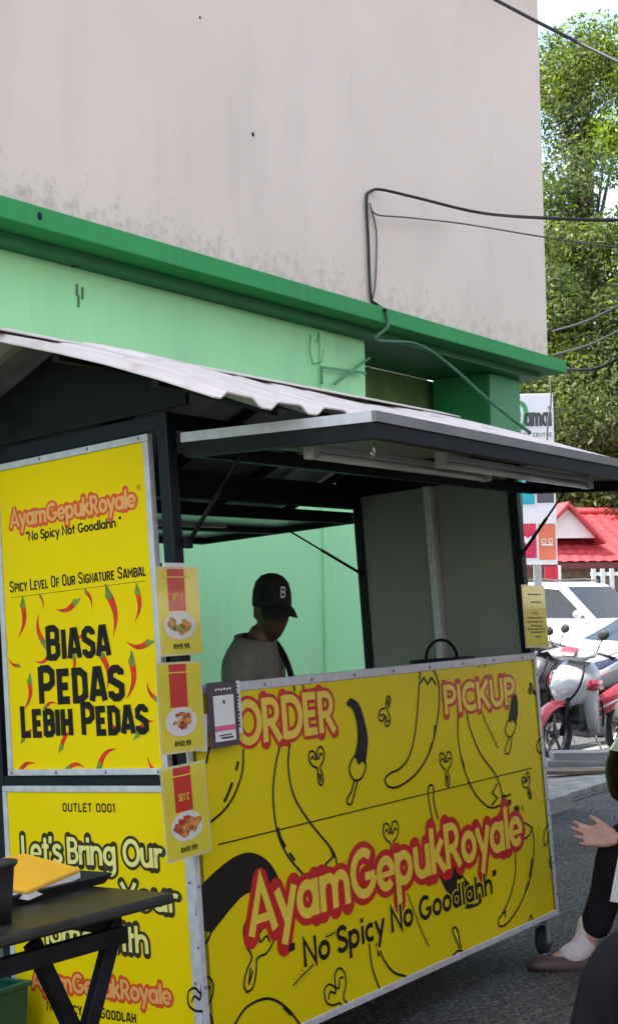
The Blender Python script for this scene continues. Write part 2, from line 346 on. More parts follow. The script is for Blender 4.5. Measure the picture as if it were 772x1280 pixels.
# ------------------------------------------------------------------ materials
def wall_paint(name, col, dirt, amount, z0, streak=(1.1, 1, .22)):
    """painted plaster with weather stains of their own shape: rising mould at the foot, faint runs"""
    m = mat(name, col, .8, var=.035, vs=1.3, bump=.12, bs=40)
    n = m.node_tree; b = n.nodes['Principled BSDF']; L = n.links
    src = b.inputs['Base Color'].links[0].from_socket
    t = n.nodes.new('ShaderNodeTexCoord'); sp = n.nodes.new('ShaderNodeSeparateXYZ'); L.new(t.outputs['Object'], sp.inputs[0])
    mp_ = n.nodes.new('ShaderNodeMapping'); mp_.inputs['Scale'].default_value = streak; L.new(t.outputs['Object'], mp_.inputs[0])
    a = n.nodes.new('ShaderNodeTexNoise'); a.inputs['Scale'].default_value = 3.2; a.inputs['Detail'].default_value = 9; a.inputs['Roughness'].default_value = .66; L.new(mp_.outputs[0], a.inputs[0])
    c = n.nodes.new('ShaderNodeTexNoise'); c.inputs['Scale'].default_value = 14; c.inputs['Detail'].default_value = 8; c.inputs['Roughness'].default_value = .75; L.new(t.outputs['Object'], c.inputs[0])
    hgt = n.nodes.new('ShaderNodeMapRange'); L.new(sp.outputs[2], hgt.inputs[0]); hgt.inputs[1].default_value = z0; hgt.inputs[2].default_value = z0+.42; hgt.inputs[3].default_value = .25; hgt.inputs[4].default_value = 0
    ad = n.nodes.new('ShaderNodeMath'); ad.operation = 'ADD'; L.new(c.outputs[0], ad.inputs[0]); L.new(hgt.outputs[0], ad.inputs[1])
    r1 = n.nodes.new('ShaderNodeMapRange'); r1.inputs[1].default_value = .66; r1.inputs[2].default_value = .86; L.new(ad.outputs[0], r1.inputs[0]); r1.inputs[4].default_value = .75
    r2 = n.nodes.new('ShaderNodeMapRange'); r2.inputs[1].default_value = .52; r2.inputs[2].default_value = .78; r2.inputs[4].default_value = amount; L.new(a.outputs[0], r2.inputs[0])
    mxm = n.nodes.new('ShaderNodeMath'); mxm.operation = 'MAXIMUM'; L.new(r1.outputs[0], mxm.inputs[0]); L.new(r2.outputs[0], mxm.inputs[1])
    mx_ = n.nodes.new('ShaderNodeMix'); mx_.data_type = 'RGBA'; L.new(mxm.outputs[0], mx_.inputs[0]); L.new(src, mx_.inputs[6]); mx_.inputs[7].default_value = (*dirt, 1)
    L.new(mx_.outputs[2], b.inputs['Base Color'])
    return m
asphalt = mat('asphalt', (.075,.075,.076), .9, var=.35, vs=1.1, bump=1.0, bs=210, spec=.3)
def speckle(m, scale, col, lo, hi):
    """pale and dark stone chips scattered through the surface"""
    n = m.node_tree; b = n.nodes['Principled BSDF']; L = n.links; src = b.inputs['Base Color'].links[0].from_socket
    t = n.nodes.new('ShaderNodeTexCoord'); v = n.nodes.new('ShaderNodeTexNoise'); v.inputs['Scale'].default_value = scale; v.inputs['Detail'].default_value = 3; L.new(t.outputs['Object'], v.inputs[0])
    r = n.nodes.new('ShaderNodeMapRange'); r.inputs[1].default_value = lo; r.inputs[2].default_value = hi; L.new(v.outputs[0], r.inputs[0])
    x = n.nodes.new('ShaderNodeMix'); x.data_type = 'RGBA'; L.new(r.outputs[0], x.inputs[0]); L.new(src, x.inputs[6]); x.inputs[7].default_value = (*col, 1); L.new(x.outputs[2], b.inputs['Base Color'])
speckle(asphalt, 75, (.30,.29,.28), .55, .68); speckle(asphalt, 55, (.014,.014,.015), .55, .67); speckle(asphalt, 22, (.13,.127,.12), .60, .74)
concrete = mat('concrete', (.24,.235,.22), .85, var=.3, vs=7, bump=.4, bs=90)
pinkwall = wall_paint('pink_wall_paint', (.665,.565,.495), (.36,.31,.28), .20, 3.02)
mint = wall_paint('mint_paint', (.37,.80,.405), (.20,.42,.26), .25, -9)
green = wall_paint('green_paint', (.022,.26,.068), (.020,.11,.045), .55, -9, (5, 1, .5))
greend = mat('green_column_paint', (.012,.20,.055), .55, var=.1, vs=4, bump=.08)
olive = mat('corridor_paint', (.13,.22,.07), .8, var=.2)
redp = mat('red_fascia_paint', (.35,.05,.04), .6)
black = mat('black_paint', (.009,.009,.012), .55, spec=.18, var=.4, vs=12, gloss_var=.1)
blackr = mat('black_rough_plastic', (.014,.014,.015), .6, var=.3)
navyp = mat('dark_navy_paint', (.011,.012,.019), .5, spec=.22, var=.3, gloss_var=.08)
alu = mat('brushed_aluminium', (.58,.57,.61), .5, .1, var=.12, vs=30, stretch=(1,1,1), gloss_var=.12)
rivm = mat('rivet_steel', (.25,.25,.26), .35, .9)
tin = mat('weathered_roof_sheet', (.66,.59,.56), .5, .0, var=.14, vs=4, stretch=(6,.6,1), gloss_var=.1)
def rusty(m): speckle(m, 7, (.34,.25,.20), .60, .82); speckle(m, 2.2, (.45,.40,.38), .55, .8)
rusty(tin)
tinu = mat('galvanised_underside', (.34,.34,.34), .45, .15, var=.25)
greyp = mat('grey_panel', (.28,.27,.25), .5, var=.06, vs=3)
flapm = mat('pale_glossy_flap_sheet', (.42,.47,.46), .22, .3, var=.06)
yel = mat('yellow_print', (.90,.66,.0005), .4, var=.03, vs=3, spec=.14)
yelf = mat('yellow_front_print', (.77,.60,.001), .38, var=.05, vs=2, spec=.2)
letf = mat('logo_letter_fill', (.84,.62,.055), .38, var=.04)
cream = mat('cream_letter_fill', (.90,.80,.25), .38, var=.04)
orange = mat('orange_letter_fill', (.88,.42,.13), .38, var=.05)
ink = mat('black_ink', (.016,.011,.010), .5, spec=.2, var=.2)
brownink = mat('dark_brown_ink', (.035,.018,.004), .45)
redink = mat('red_ink', (.56,.012,.012), .4, var=.08)
redor = mat('red_orange_ink', (.75,.09,.02), .4, var=.08)
chilr = mat('chilli_red_ink', (.72,.03,.01), .4, var=.35, vs=40)
chilg = mat('chilli_green_ink', (.18,.27,.04), .4, var=.3, vs=40)
whitep = mat('white_paper', (.78,.77,.76), .6, var=.03)
rubber = mat('black_rubber', (.015,.015,.016), .75, bump=.2)
steel = mat('zinc_steel', (.45,.45,.46), .4, .8)
lam = mat('laminated_card_yellow', (.72,.60,.045), .16, var=.05, coat=.6)
lamb = mat('card_border_film', (.66,.60,.30), .14, coat=.6)
cardred = mat('card_red', (.58,.035,.03), .2, var=.15, coat=.5)
plate = mat('plate_white', (.70,.68,.64), .25, var=.06, coat=.4)
food1 = mat('fried_chicken_print', (.62,.24,.05), .3, var=.5, vs=90, coat=.4)
food2 = mat('sambal_print', (.48,.06,.02), .3, var=.5, vs=90, coat=.4)
food3 = mat('leaf_print', (.30,.34,.06), .3, var=.4, vs=90, coat=.4)
glass = mat('dark_car_glass', (.02,.025,.03), .08, var=.1, spec=.35)

# ------------------------------------------------------------------ ground
ROAD = MB()
xs = [-120, -20, 0, 8, 20, 60, 300]; ys = [-120, -8, -2, 0, 2, 3.5, 160]
ROAD.add([(x, y, gz(x, y)) for y in ys for x in xs], [(j*7+i, j*7+i+1, (j+1)*7+i+1, (j+1)*7+i) for j in range(6) for i in range(6)])
tag(ROAD.build('road', asphalt), kind='structure')
A = MB()
def sloped(mb, x0, x1, y0, y1, top, bot):
    vs = [(x, y, gz(x, y)+h) for h in (bot, top) for x, y in ((x0,y0),(x1,y0),(x1,y1),(x0,y1))]
    mb.add(vs, [(0,3,2,1),(4,5,6,7),(0,1,5,4),(1,2,6,5),(2,3,7,6),(3,0,4,7)])
sloped(A, -3.7, 5.9, 1.78, 3.4, .10, -.1); sloped(A, 5.904, 30, 2.02, 3.45, .045, -.1)
tag(A.build('pavement', concrete), kind='structure')
D = MB(); sloped(D, 5.95, 30, 1.93, 2.012, .006, -.1)
tag(D.build('road_edge_gutter', mat('dark_gutter', (.018,.018,.017), .6)), kind='structure')  # plain near-black strip along the road edge

# ------------------------------------------------------------------ the shop building
XL = -3.7                                          # the building ends here; sun reaches the ground beyond
bld = empty('shop_building', 'pale pink plaster shop building with green ledge and mint ground floor wall', 'building')
m = MB(); m.box((XL, 1.93, 3.0), (6.03, 2.3, 6.02)); m.box((5.9, 2.3, 3.0), (6.03, 12, 6.02)); m.build('upper_wall', pinkwall, bld)
m = MB(); m.box((XL, 2.3, 5.9), (5.9, 12, 6.0)); m.build('ceiling_slab', olive, bld)
m = MB(); m.box((XL, 1.85, 2.945), (6.17, 2.62, 3.04)); m.build('ledge', green, bld, bevel=.006)
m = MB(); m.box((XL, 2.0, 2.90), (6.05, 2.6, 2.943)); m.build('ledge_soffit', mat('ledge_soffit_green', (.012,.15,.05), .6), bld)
m = MB(); m.box((XL, 2.1, -.2), (3.925, 2.28, 2.898)); m.build('lower_wall', mint, bld)
m = MB(); m.box((5.47, 2.1, -.2), (5.92, 2.56, 2.898)); m.build('column', greend, bld, bevel=.008)
m = MB(); m.box((XL+.1, 4.6, -.4), (5.85, 4.75, 2.9)); m.build('corridor_back_wall', olive, bld)
m = MB(); m.box((3.925, 2.62, 2.62), (5.9, 4.598, 2.9)); m.build('corridor_ceiling', olive, bld)
m = MB(); m.box((3.93, 3.25, 2.42), (6.0, 3.45, 2.618)); m.build('corridor_beam', mat('beam_paint', (.20,.32,.12), .7), bld)
m = MB()
m.box((XL-.1, 1.5, 6.022), (6.12, 12.3, 6.14)); m.build('roof', mat('roof_edge', (.30,.07,.06), .7, bump=.3), bld)
m = MB(); m.box((5.75, 1.80, 5.78), (6.10, 1.928, 6.02)); m.build('fascia_bracket', redp, bld, bevel=.01)
m = MB()
for px, py in ((90, 327),):
    p = pw(px, py, 'y', 2.1); m.tube([(p[0], 2.102, p[2]), (p[0], 2.06, p[2])], [.028, .028], 14)
m.build('drain_stub', mat('stained_pipe', (.05,.045,.03), .8), bld, smooth=False)
m = MB()
for px, py, r in ((316,168,.010), (50,270,.014), (250,22,.006)):
    yy = 1.93 if px != 50 else 1.85
    p = pw(px, py, 'y', yy); m.ell((p[0], yy, p[2]), (r, .006, r*1.3), None, 10, 6)
m.build('plug_hole', black, bld)
m = MB()                                             # old bent bars and paint runs on the mint wall
for L_ in ([(388,418),(387,440),(391,455),(402,452),(404,437)], [(398,418),(396,428)]):
    m.tube([(*pw(x, y, 'y', 2.085)[[0]], 2.085, pw(x, y, 'y', 2.085)[2]) for x, y in L_], .0035, 6)
m.build('bent_hook', mat('hook_painted_green', (.12,.34,.17), .6), bld, smooth=True)
m = MB()
for L_ in ([(402,480),(402,459),(456,466)], [(456,466),(456,470)], [(418,480),(462,447)]):
    pts = [pw(x, y, 'y', 2.06) for x, y in L_]; m.tube(pts, .008, 8)
m.build('pipe_bracket', mat('bracket_green', (.10,.36,.17), .5), bld, smooth=True)
m = MB(); a_ = pw(403, 640, 'y', 2.1)[0]; m.box((a_-.012, 2.085, -.1), (a_+.012, 2.099, 2.88)); m.build('conduit', mint, bld)
m = MB(); 
for px, py in ((96,362),(98,376),(103,366)):
    p = pw(px, py, 'y', 2.1); m.box((p[0]-.006, 2.094, p[2]-.03), (p[0]+.005, 2.098, p[2]+.025))
m.build('scrape_mark', mat('scrape', (.10,.22,.12), .8), bld)

# ------------------------------------------------------------------ added out of view: shops that bounce sun, sheet that shades the counter
orow = empty('added_bounce_row', 'unseen cream shophouse row added across the road to bounce sunlight', 'building')  # unseen row put in to throw warm sunlight back at the shop wall
m = MB(); m.box((-40, -26, -1), (60, -17, 7.2)); m.build('facade_wall', mat('cream_facade', (.62,.56,.47), .8, var=.08), orow)
m = MB()
for i in range(24):
    m.box((-39+i*4, -17, 3.9), (-36.6+i*4, -16.98, 5.6)); m.box((-39.4+i*4, -17, .6), (-36.2+i*4, -16.97, 2.9))
m.build('shop_openings', mat('dark_opening', (.05,.05,.055), .4), orow)
m = MB(); m.box((-40, -16.9, 3.0), (60, -15.2, 3.2)); m.build('awning_slab', mat('slab_paint', (.5,.48,.45), .8), orow)
shel = empty('added_shade_cover', 'unseen dark sheet added over the customers to shade the counter front', 'shelter')  # made-up cover out of view, keeps sky light off the kiosk front
m = MB(); m.add([(.3,-6.5,2.72),(9,-6.5,2.72),(9,-1.45,2.56),(.3,-1.45,2.56)], [(0,1,2,3)]); o = m.build('sheet', mat('shade_cover_sheet', (.10,.10,.11), .7), shel); k_ = o.modifiers.new('t', 'SOLIDIFY'); k_.thickness = .02
for x, y in ((.4,-6.4),(8.9,-6.4),(8.9,-1.6)): MB().box((x-.03,y-.03,gz(x,y)), (x+.03,y+.03,2.58)).build('post', steel, shel)

# ------------------------------------------------------------------ the kiosk
kio = empty('food_kiosk', 'black framed food kiosk with yellow printed front, flap awning and sheet roof', 'food kiosk', M=CART.copy())
LX, DY = 2.06, .78
FR = lambda u, v, n: (u, -.001-n, v)                 # front face
EN = lambda u, v, n: (-.001-n, -u, v)                # end face, u = -y
def fp(px, py): p = pc(px, py, 'y', 0); return (p[0], p[2])
def ep(px, py): p = pc(px, py, 'x', 0); return (-p[1], p[2])
# frame
m = MB()
for x0, x1, y0, y1 in ((0,.04,0,.04), (2.02,2.06,0,.04), (0,.04,.74,.78), (2.02,2.06,.74,.78)):
    m.box((x0, y0, .14), (x1, y1, 1.90))
m.box((.04, .002, 1.85), (2.02, .042, 1.898)); m.box((.04, .738, 1.80), (2.02, .778, 1.898)); m.box((.002, .04, 1.85), (.042, .74, 1.898)); m.box((2.018, .04, 1.85), (2.058, .74, 1.898))
m.box((.04, .002, .14), (2.02, .042, .18)); m.box((.04, .738, .14), (2.02, .778, .18)); m.box((.002, .04, .14), (.042, .74, .18)); m.box((2.018, .04, .14), (2.058, .74, .18))
m.box((.002, .04, .885), (.040, .74, .912))
m.build('frame', navyp, kio, bevel=.004)
m = MB(); m.box((.043, .043, .15), (2.017, .737, .172)); m.build('floor_plate', black, kio)
# front panel with its drawings
fpan = MB().box((.018, .0, .160), (LX-.016, .018, 1.125)).build('front_panel', yelf, kio)
m = MB(); m.box((0, -.004, 1.118), (LX, .03, 1.145)); m.box((0, -.004, .141), (LX, .03, .163)); m.box((LX-.018, -.0042, .1635), (LX+.003, .028, 1.1175)); m.build('front_trim', alu, kio, bevel=.003)
m = MB(); m.box((-.0045, -.0045, .1635), (.018, .0, 1.1175)); m.box((-.0045, -.0002, .1635), (-.0002, .03, .906)); m.build('corner_trim', alu, kio, bevel=.0015)
m = MB()
for i in range(9): m.ell((.12+i*.228, -.005, 1.131), (.006, .003, .006), None, 8, 4)
for i in range(8): m.ell((LX-.008, -.005, .22+i*.12), (.005, .003, .005), None, 8, 4)
for z in (.36, .62): m.ell((.007, -.0055, z), (.005, .003, .005), None, 8, 4); m.ell((-.0055, .016, z+.012), (.003, .005, .005), None, 8, 4)
m.build('rivets', rivm, kio)
K = Ink(FR, .0003)
W1 = .0075
def z3(pts): return [fp(230+x/2.667, 800+y/2.667) for x, y in pts]
def z4(pts): return [fp(450+x/2.667, 800+y/2.667) for x, y in pts]
def line(P, w_=W1, sm=True): K.strip(spline(P, 5) if sm else P, w_)
def dash(P, w_=.010): K.strip(P, w_)
K.strip([(.10, fp(300,1049)[1]), (1.95, fp(640,966)[1])], .004)
line(z3([(197,362),(193,440),(165,520),(130,570),(88,607)])); line(z3([(85,355),(78,385),(74,412)])); dash(z3([(180,405),(172,435)])); dash(z3([(160,475),(148,508),(133,540)]))
line(z3([(362,130),(364,152),(368,170)])); line(z3([(395,128),(397,165)]))
line(z3([(322,338),(302,430),(296,530),(310,640),(345,720),(405,792)])); line(z3([(353,328),(346,420),(365,520),(420,610),(485,690),(505,730),(508,770)]))
K.strip(z3([(485,690),(496,722),(470,748),(480,768)]), W1); dash(z3([(311,625),(320,660),(337,690)])); dash(z3([(350,710),(368,735)]))
K.fill(spline(z3([(540,208),(555,194),(582,215),(600,270),(611,330),(606,390)]), 5)+z3([(602,416),(592,404),(580,418),(573,400),(566,386)])+spline(z3([(566,386),(576,340),(574,280),(560,232),(541,218)]), 5)[1:])
line(z3([(566,386),(552,415),(552,445),(568,468),(590,460),(603,430),(604,405)])); line(z3([(566,466),(556,505),(542,532),(546,547),(557,544),(569,502),(577,466)]))
K.fill(spline(z3([(38,850),(62,812),(110,765),(165,724),(218,708),(268,728),(303,770),(330,835)]), 5)+spline(z3([(250,832),(200,850),(160,890),(120,940),(92,976)]), 5)+z3([(52,966),(54,918),(38,920)]))
line(z3([(44,1028),(75,1006),(90,972)])); K.strip(z3([(52,918),(54,966)]), W1)
line(z4([(195,132),(201,104),(216,90),(236,95),(253,122),(262,170),(258,250),(235,360),(190,440),(132,486),(96,490),(81,468),(95,447),(135,425),(165,380),(184,290),(196,140)]))
K.strip(z4([(196,146),(211,125),(223,148),(236,125),(252,150)]), W1); dash(z4([(248,283),(245,330)])); dash(z4([(240,340),(228,375)]))
line(z4([(325,238),(325,330),(345,430),(380,510),(418,552),(441,560)])); line(z4([(352,234),(366,300),(400,380),(450,450),(470,510),(466,548),(441,560)])); K.strip(z4([(455,478),(438,510),(455,526),(436,552)]), W1)
line(z4([(470,518),(486,520),(500,514)])); dash(z4([(335,390),(345,425)])); dash(z4([(358,470),(370,492)])); K.strip(z4([(393,70),(397,92)]), W1); K.strip(z4([(410,70),(415,92)]), W1)
K.fill(spline(z4([(505,178),(520,186),(524,240),(517,282)]), 5)+z4([(506,266),(498,277),(492,262)])+spline(z4([(492,262),(498,225),(505,178)]), 5)[1:-1])
line(z4([(494,262),(481,300),(495,324),(510,310),(520,276)]), .0065); line(z4([(495,324),(481,368),(486,380),(497,372),(503,328)]), .0065)
line(z4([(240,605),(228,540),(225,495),(235,483),(243,495),(244,540),(258,598)]))
K.fill(z4([(255,772),(320,740),(345,792),(380,832),(412,858)])+spline(z4([(412,858),(392,884),(352,896),(320,880),(285,836),(255,772)]), 5)[1:-1])
line(z4([(545,608),(570,630),(578,692),(566,790),(532,880),(492,940),(466,955),(458,936),(476,905),(500,850),(516,770),(512,690)])); line(z4([(536,668),(560,652),(573,622)])); dash(z4([(571,728),(562,790)])); dash(z4([(560,805),(548,840)])); K.strip(z4([(475,912),(482,905),(482,925)]), W1)
line(z4([(604,326),(592,336),(586,356),(594,374),(606,376)])); line(z4([(626,612),(612,640),(610,676),(616,684),(622,672),(628,640)])); K.strip(arc(*fp(450+640/2.667, 800+740/2.667), .030, .022, 60, 300), W1); K.strip(arc(*fp(450+642/2.667, 800+740/2.667), .015, .011, 0, 320), W1)
line(z3([(165,1285),(210,1222),(280,1195),(340,1226),(388,1285)])); dash(z3([(330,1222),(356,1250)])); line(z3([(615,1008),(625,1090),(653,1172)])); line(z3([(648,1020),(662,1062),(695,1106),(740,1122)])); dash(z3([(640,1010),(648,1055)]))
line(z4([(305,1056),(325,1036),(350,1040)])); line(z4([(330,1030),(318,1000),(306,968),(314,957),(325,972),(330,1005),(336,1028)]))
line(z4([(560,944),(567,918),(575,935)])); K.strip(z4([(583,930),(590,936)]), W1)
for x, y in ((605,118),):
    for a in (20, 80, 150): K.strip([fp(230+x/2.667, 800+y/2.667), (fp(230+x/2.667, 800+y/2.667)[0]+.03*math.cos(RAD(a)), fp(230+x/2.667, 800+y/2.667)[1]+.02*math.sin(RAD(a)))], .006)
SPR = [[(0,-.52),(-.10,-.44),(-.10,-.24),(-.05,-.06),(-.22,.06),(-.34,.24),(-.27,.44),(-.10,.42),(.0,.27),(.11,.43),(.28,.43),(.35,.25),(.25,.06),(.07,-.05),(.11,-.24),(.10,-.43),(0,-.52)], [(-.27,.24),(-.16,.30),(-.06,.18),(.0,.27)], [(.0,.27),(.07,.17),(.18,.28),(.28,.22)], [(-.03,-.2),(.0,-.40),(.03,-.22)]]
def sprout(c, s_, rot, w_=.0065):
    for q in SPR:
        r_ = RAD(rot); pts = [(c[0]+s_*(x*math.cos(r_)-y*math.sin(r_)), c[1]+s_*(x*math.sin(r_)+y*math.cos(r_))) for x, y in q]
        P = spline(pts, 4)
        K.strip(P[:-1], w_, closed=True) if q is SPR[0] else K.strip(P, w_)
for c, s_, r_ in ((z3([(672,235)])[0],.10,150), (z3([(446,420)])[0],.115,10), (z3([(690,670)])[0],.13,0), (z3([(235,1045)])[0],.20,-25), (z3([(520,1195)])[0],.17,30), (z3([(66,1225)])[0],.15,15), (z4([(286,428)])[0],.12,0), (z4([(556,487)])[0],.10,20), (z4([(572,168)])[0],.06,60), (z4([(485,545)])[0],.07,90), (z4([(520,575)])[0],.05,0)): sprout(c, s_, r_)
def herb(P, leaf=.030):
    K.strip(spline(P, 4), .005)
    for i in range(1, 5):
        t = i/5; k_ = min(int(t*(len(P)-1)), len(P)-2); f = t*(len(P)-1)-k_
        c = [P[k_][j]*(1-f)+P[k_+1][j]*f for j in (0,1)]; d = np.array(P[k_+1])-np.array(P[k_]); d /= np.linalg.norm(d); nrm = np.array([-d[1], d[0]])
        for s_ in (-1, 1):
            e = np.array(c)-d*leaf*.8+nrm*s_*leaf*.55; mdl = (np.array(c)+e)/2
            K.fill([tuple(c), tuple(mdl-d*.004+nrm*s_*.005), tuple(e), tuple(mdl+d*.005-nrm*s_*.003)])
herb(z4([(458,362),(438,318),(415,270),(400,228)])); herb(z4([(228,1022),(205,975),(180,910),(155,842)])); herb(z3([(362,1152),(392,1120),(412,1100),(440,1072)])); herb(z3([(470,990),(490,982),(512,966),(530,950)]), .02)
K.build('chilli_drawing', ink, fpan)
outlined(fpan, FR, 'ORDER', ROUND, .205, .688, .966, .126, .0235, .0105, letf, redink, 'order_lettering', .0008, track=.02)
outlined(fpan, FR, 'PICKUP', ROUND, 1.338, 1.868, .962, .100, .0215, .010, letf, redink, 'pickup_lettering', .0008, track=.0)
outlined(fpan, FR, 'AyamGepukRoyale', ROUND, .205, 1.828, .446, .150, .029, .0195, letf, redink, 'brand_lettering', .0008, track=-.01)
outlined(fpan, FR, '“ No Spicy No Goodlahh”', ROUND, .375, 1.60, .312, .078, .0150, .0045, ink, yelf, 'slogan_lettering', .0008, track=.02)
def reg(parent, F, c, r, m_):
    q = Ink(F, .0006); q.strip(arc(c[0], c[1], r, r, 0, 350, 14), r*.22); put_text(q, 'R', ROUND, c[0]-r*.3, c[0]+r*.35, c[1]-r*.5, r, r*.22); q.build('registered_mark', m_, parent)
reg(fpan, FR, fp(652, 1010), .010, brownink)
# end panels
up = MB().box((-.001, .085, .93), (.016, .69, 1.828)).build('upper_end_panel', yel, kio)
m = MB(); y0, y1, z0, z1 = .066, .708, .914, 1.846
m.box((-.008, y0, z1-.02), (.014, y1, z1)); m.box((-.008, y0, z0), (.014, y1, z0+.018)); m.box((-.0081, y0, z0+.0183), (.0141, y0+.02, z1-.0203)); m.box((-.0081, y1-.018, z0+.0183), (.0141, y1, z1-.0203))
m.build('upper_panel_frame', alu, kio, bevel=.002)
m = MB()
for y in (.1, .3, .5, .69): m.ell((-.009, y, z1-.009), (.002, .005, .005), None, 8, 4); m.ell((-.009, y, z0+.009), (.002, .005, .005), None, 8, 4)
m.build('frame_rivets', rivm, kio)
lp = MB().box((-.001, .030, .16), (.016, .722, .866)).build('lower_end_panel', yel, kio)
m = MB(); m.box((-.006, .0305, .8665), (.014, .74, .884)); m.box((-.0061, .7225, .141), (.0141, .74, .866)); m.box((-.006, .0305, .141), (.014, .722, .1595)); m.build('lower_panel_frame', alu, kio, bevel=.002)
outlined(up, EN, 'AyamGepukRoyale', ROUND, -.648, -.128, 1.649, .054, .0100, .0068, orange, redor, 'brand_lettering', .0004, track=-.01)
q = Ink(EN, .0004); put_text(q, '“No Spicy Not Goodlahh ”', ROUND, -.582, -.19, 1.602, .028, .0055, .02); q.build('slogan_lettering', ink, up)
q = Ink(EN, .0004); put_text(q, 'SPICY LEVEL OF OUR SIGNATURE SAMBAL', NARROW, -.666, -.108, 1.4555, .034, .0052, .05, .76); q.build('heading_lettering', ink, up)
reg(up, EN, ep(174, 609), .007, brownink)
KE = Ink(EN, .0003); KE.strip([(-.662, 1.440), (-.11, 1.442)], .0015); KE.build('rule_line', brownink, up)
q = Ink(EN, .0014)
put_text(q, 'BIASA', NARROW, -.520, -.262, 1.246, .098, .0195, .06, .86); put_text(q, 'PEDAS', NARROW, -.562, -.218, 1.121, .108, .0225, .06, .86); put_text(q, 'LEBIH PEDAS', NARROW, -.646, -.135, 1.027, .090, .0190, .06, .84)
q.build('menu_lettering', ink, up)
def ez(x, y): return ep(x/2.844, 530+y/2.844)
CH = [((150,636),-80,.040),((318,628),-70,.055),((485,648),-100,.085),((235,645),190,.085),((75,700),-105,.10),((148,725),100,.085),((395,680),-85,.12),((490,775),175,.085),((285,745),200,.06),((150,835),190,.06),((50,845),150,.05),((258,860),-110,.06),((372,880),-80,.10),((460,910),-105,.11),((540,945),120,.06),((97,965),-110,.09),((185,1000),10,.05),((320,1030),-60,.05),((410,1065),150,.07),((520,1080),30,.075),((105,1105),30,.06),((243,1120),40,.075),((385,1185),35,.085),((545,1210),130,.06),((100,1222),20,.075),((275,1222),0,.065),((480,1235),30,.03)]
CHI, CHS = Ink(EN, .0004), Ink(EN, .0009)
for (x, y), a, L_ in CH:
    c = ez(x, y); r_ = RAD(a)
    ax = [(t-.5, .16*math.sin(math.pi*t)) for t in np.linspace(0, 1, 9)]
    tr = lambda u, v: (c[0]+L_*(u*math.cos(r_)-v*math.sin(r_)), c[1]+L_*(u*math.sin(r_)+v*math.cos(r_)))
    CHI.fill([tr(u, v+.125*(1-i/8)**.75+.004) for i, (u, v) in enumerate(ax)]+[tr(u, v-.125*(1-i/8)**.75-.004) for i, (u, v) in list(enumerate(ax))[::-1]])
    CHS.fill([tr(-.42,.155),tr(-.55,.10),tr(-.74,-.02),tr(-.76,-.08),tr(-.68,-.06),tr(-.55,-.08),tr(-.42,-.10),tr(-.36,.03)])
CHI.build('red_chilli_print', chilr, up); CHS.build('chilli_stalk_print', chilg, up)
q = Ink(EN, .0004); put_text(q, 'OUTLET 0001', NARROW, -.489, -.277, .811, .024, .0052, .06); q.build('outlet_lettering', brownink, lp)
outlined(lp, EN, "Let's Bring Our", ROUND, -.672, -.112, .664, .076, .0125, .0085, cream, brownink, 'invitation_lettering', .0004, track=.0)
outlined(lp, EN, "Your", ROUND, -.275, -.064, .549, .072, .0125, .0085, cream, brownink, 'invitation_lettering', .0004)
outlined(lp, EN, "Home With", ROUND, -.63, -.180, .434, .072, .0125, .0085, cream, brownink, 'invitation_lettering', .0004)
outlined(lp, EN, 'AyamGepukRoyale', ROUND, -.655, -.108, .305, .054, .0100, .0068, orange, redor, 'brand_lettering', .0004, track=-.01)
q = Ink(EN, .0004); put_text(q, '“NO SPICY NO GOODLAH”'.replace('“','').replace('”',''), NARROW, -.60, -.245, .246, .030, .0055, .06, .82); q.build('slogan_lettering', ink, lp)
# counter top board and inner shelf
m = MB(); m.box((.045, .045, 1.085), (2.015, .30, 1.105)); m.build('counter_shelf', greyp, kio)
# right end closed with grey sheets and a stud
m = MB(); m.box((2.03, .04, .18), (2.045, .38, 1.85)); m.box((2.03, .41, .18), (2.045, .74, 1.85)); m.build('right_end_panel', greyp, kio)
m = MB(); m.box((2.0, .378, .18), (2.03, .412, 1.85)); m.build('stud', alu, kio)
m = MB(); m.box((.043, .742, .18), (2.018, .776, .95)); m.build('back_panel', black, kio)
# gable boards, rafters, roof sheet
yA, zE, zB, zA = .40, 1.955, 1.902, 2.142
def gable(x):
    g = MB(); P = [(-.088, zB), (-.088, zE), (yA, zA), (.888, zE), (.888, zB)]
    g.prism(P, lambda u, v, n: (x+n, u, v), 0, .012); return g
gable(-.012).build('gable_board', black, kio); gable(LX+.002).build('gable_board', black, kio)
m = MB()
for x in (.02, .52, 1.03, 1.55, 2.04):
    m.bar((x, -.36, 1.842), (x, .385, 2.123), .03, .025); m.bar((x, 1.16, 1.842), (x, .415, 2.123), .03, .025)
for y, z in ((-.24, 1.902), (.1, 2.030), (.7, 2.030), (1.04, 1.902)): m.box((-.30, y-.012, z-.012), (2.12, y+.012, z+.006))
m.build('rafters', black, kio)
roof = MB(); roofu = MB()
nx = 208; per = .195
def rib(x): 
    t = ((x+.34) % per)/per; return .024*max(0, min(1, 2.6*(1-abs(t-.5)*2.9)+.3)) if abs(t-.5) < .38 else 0
X_ = np.linspace(-.34, 2.14, nx)
wob = lambda x, y: .006*math.sin(x*3.1+y*5)+.004*math.sin(x*7.7)
for sgn in (-1, 1):
    vs = []
    yy = np.linspace(0, .86, 6)
    for y in yy:
        for x in X_: vs.append((x, yA+sgn*y, zA+.016-y*.384+rib(x)*(.85 if x < .7 else .55)+wob(x, y)*(1.6 if x < .8 else 1)))
    fs = [(j*nx+i, j*nx+i+1, (j+1)*nx+i+1, (j+1)*nx+i) for j in range(5) for i in range(nx-1)]
    roof.add(vs, fs)
ro_ = roof.build('roof_sheet', [tin, tinu], kio)
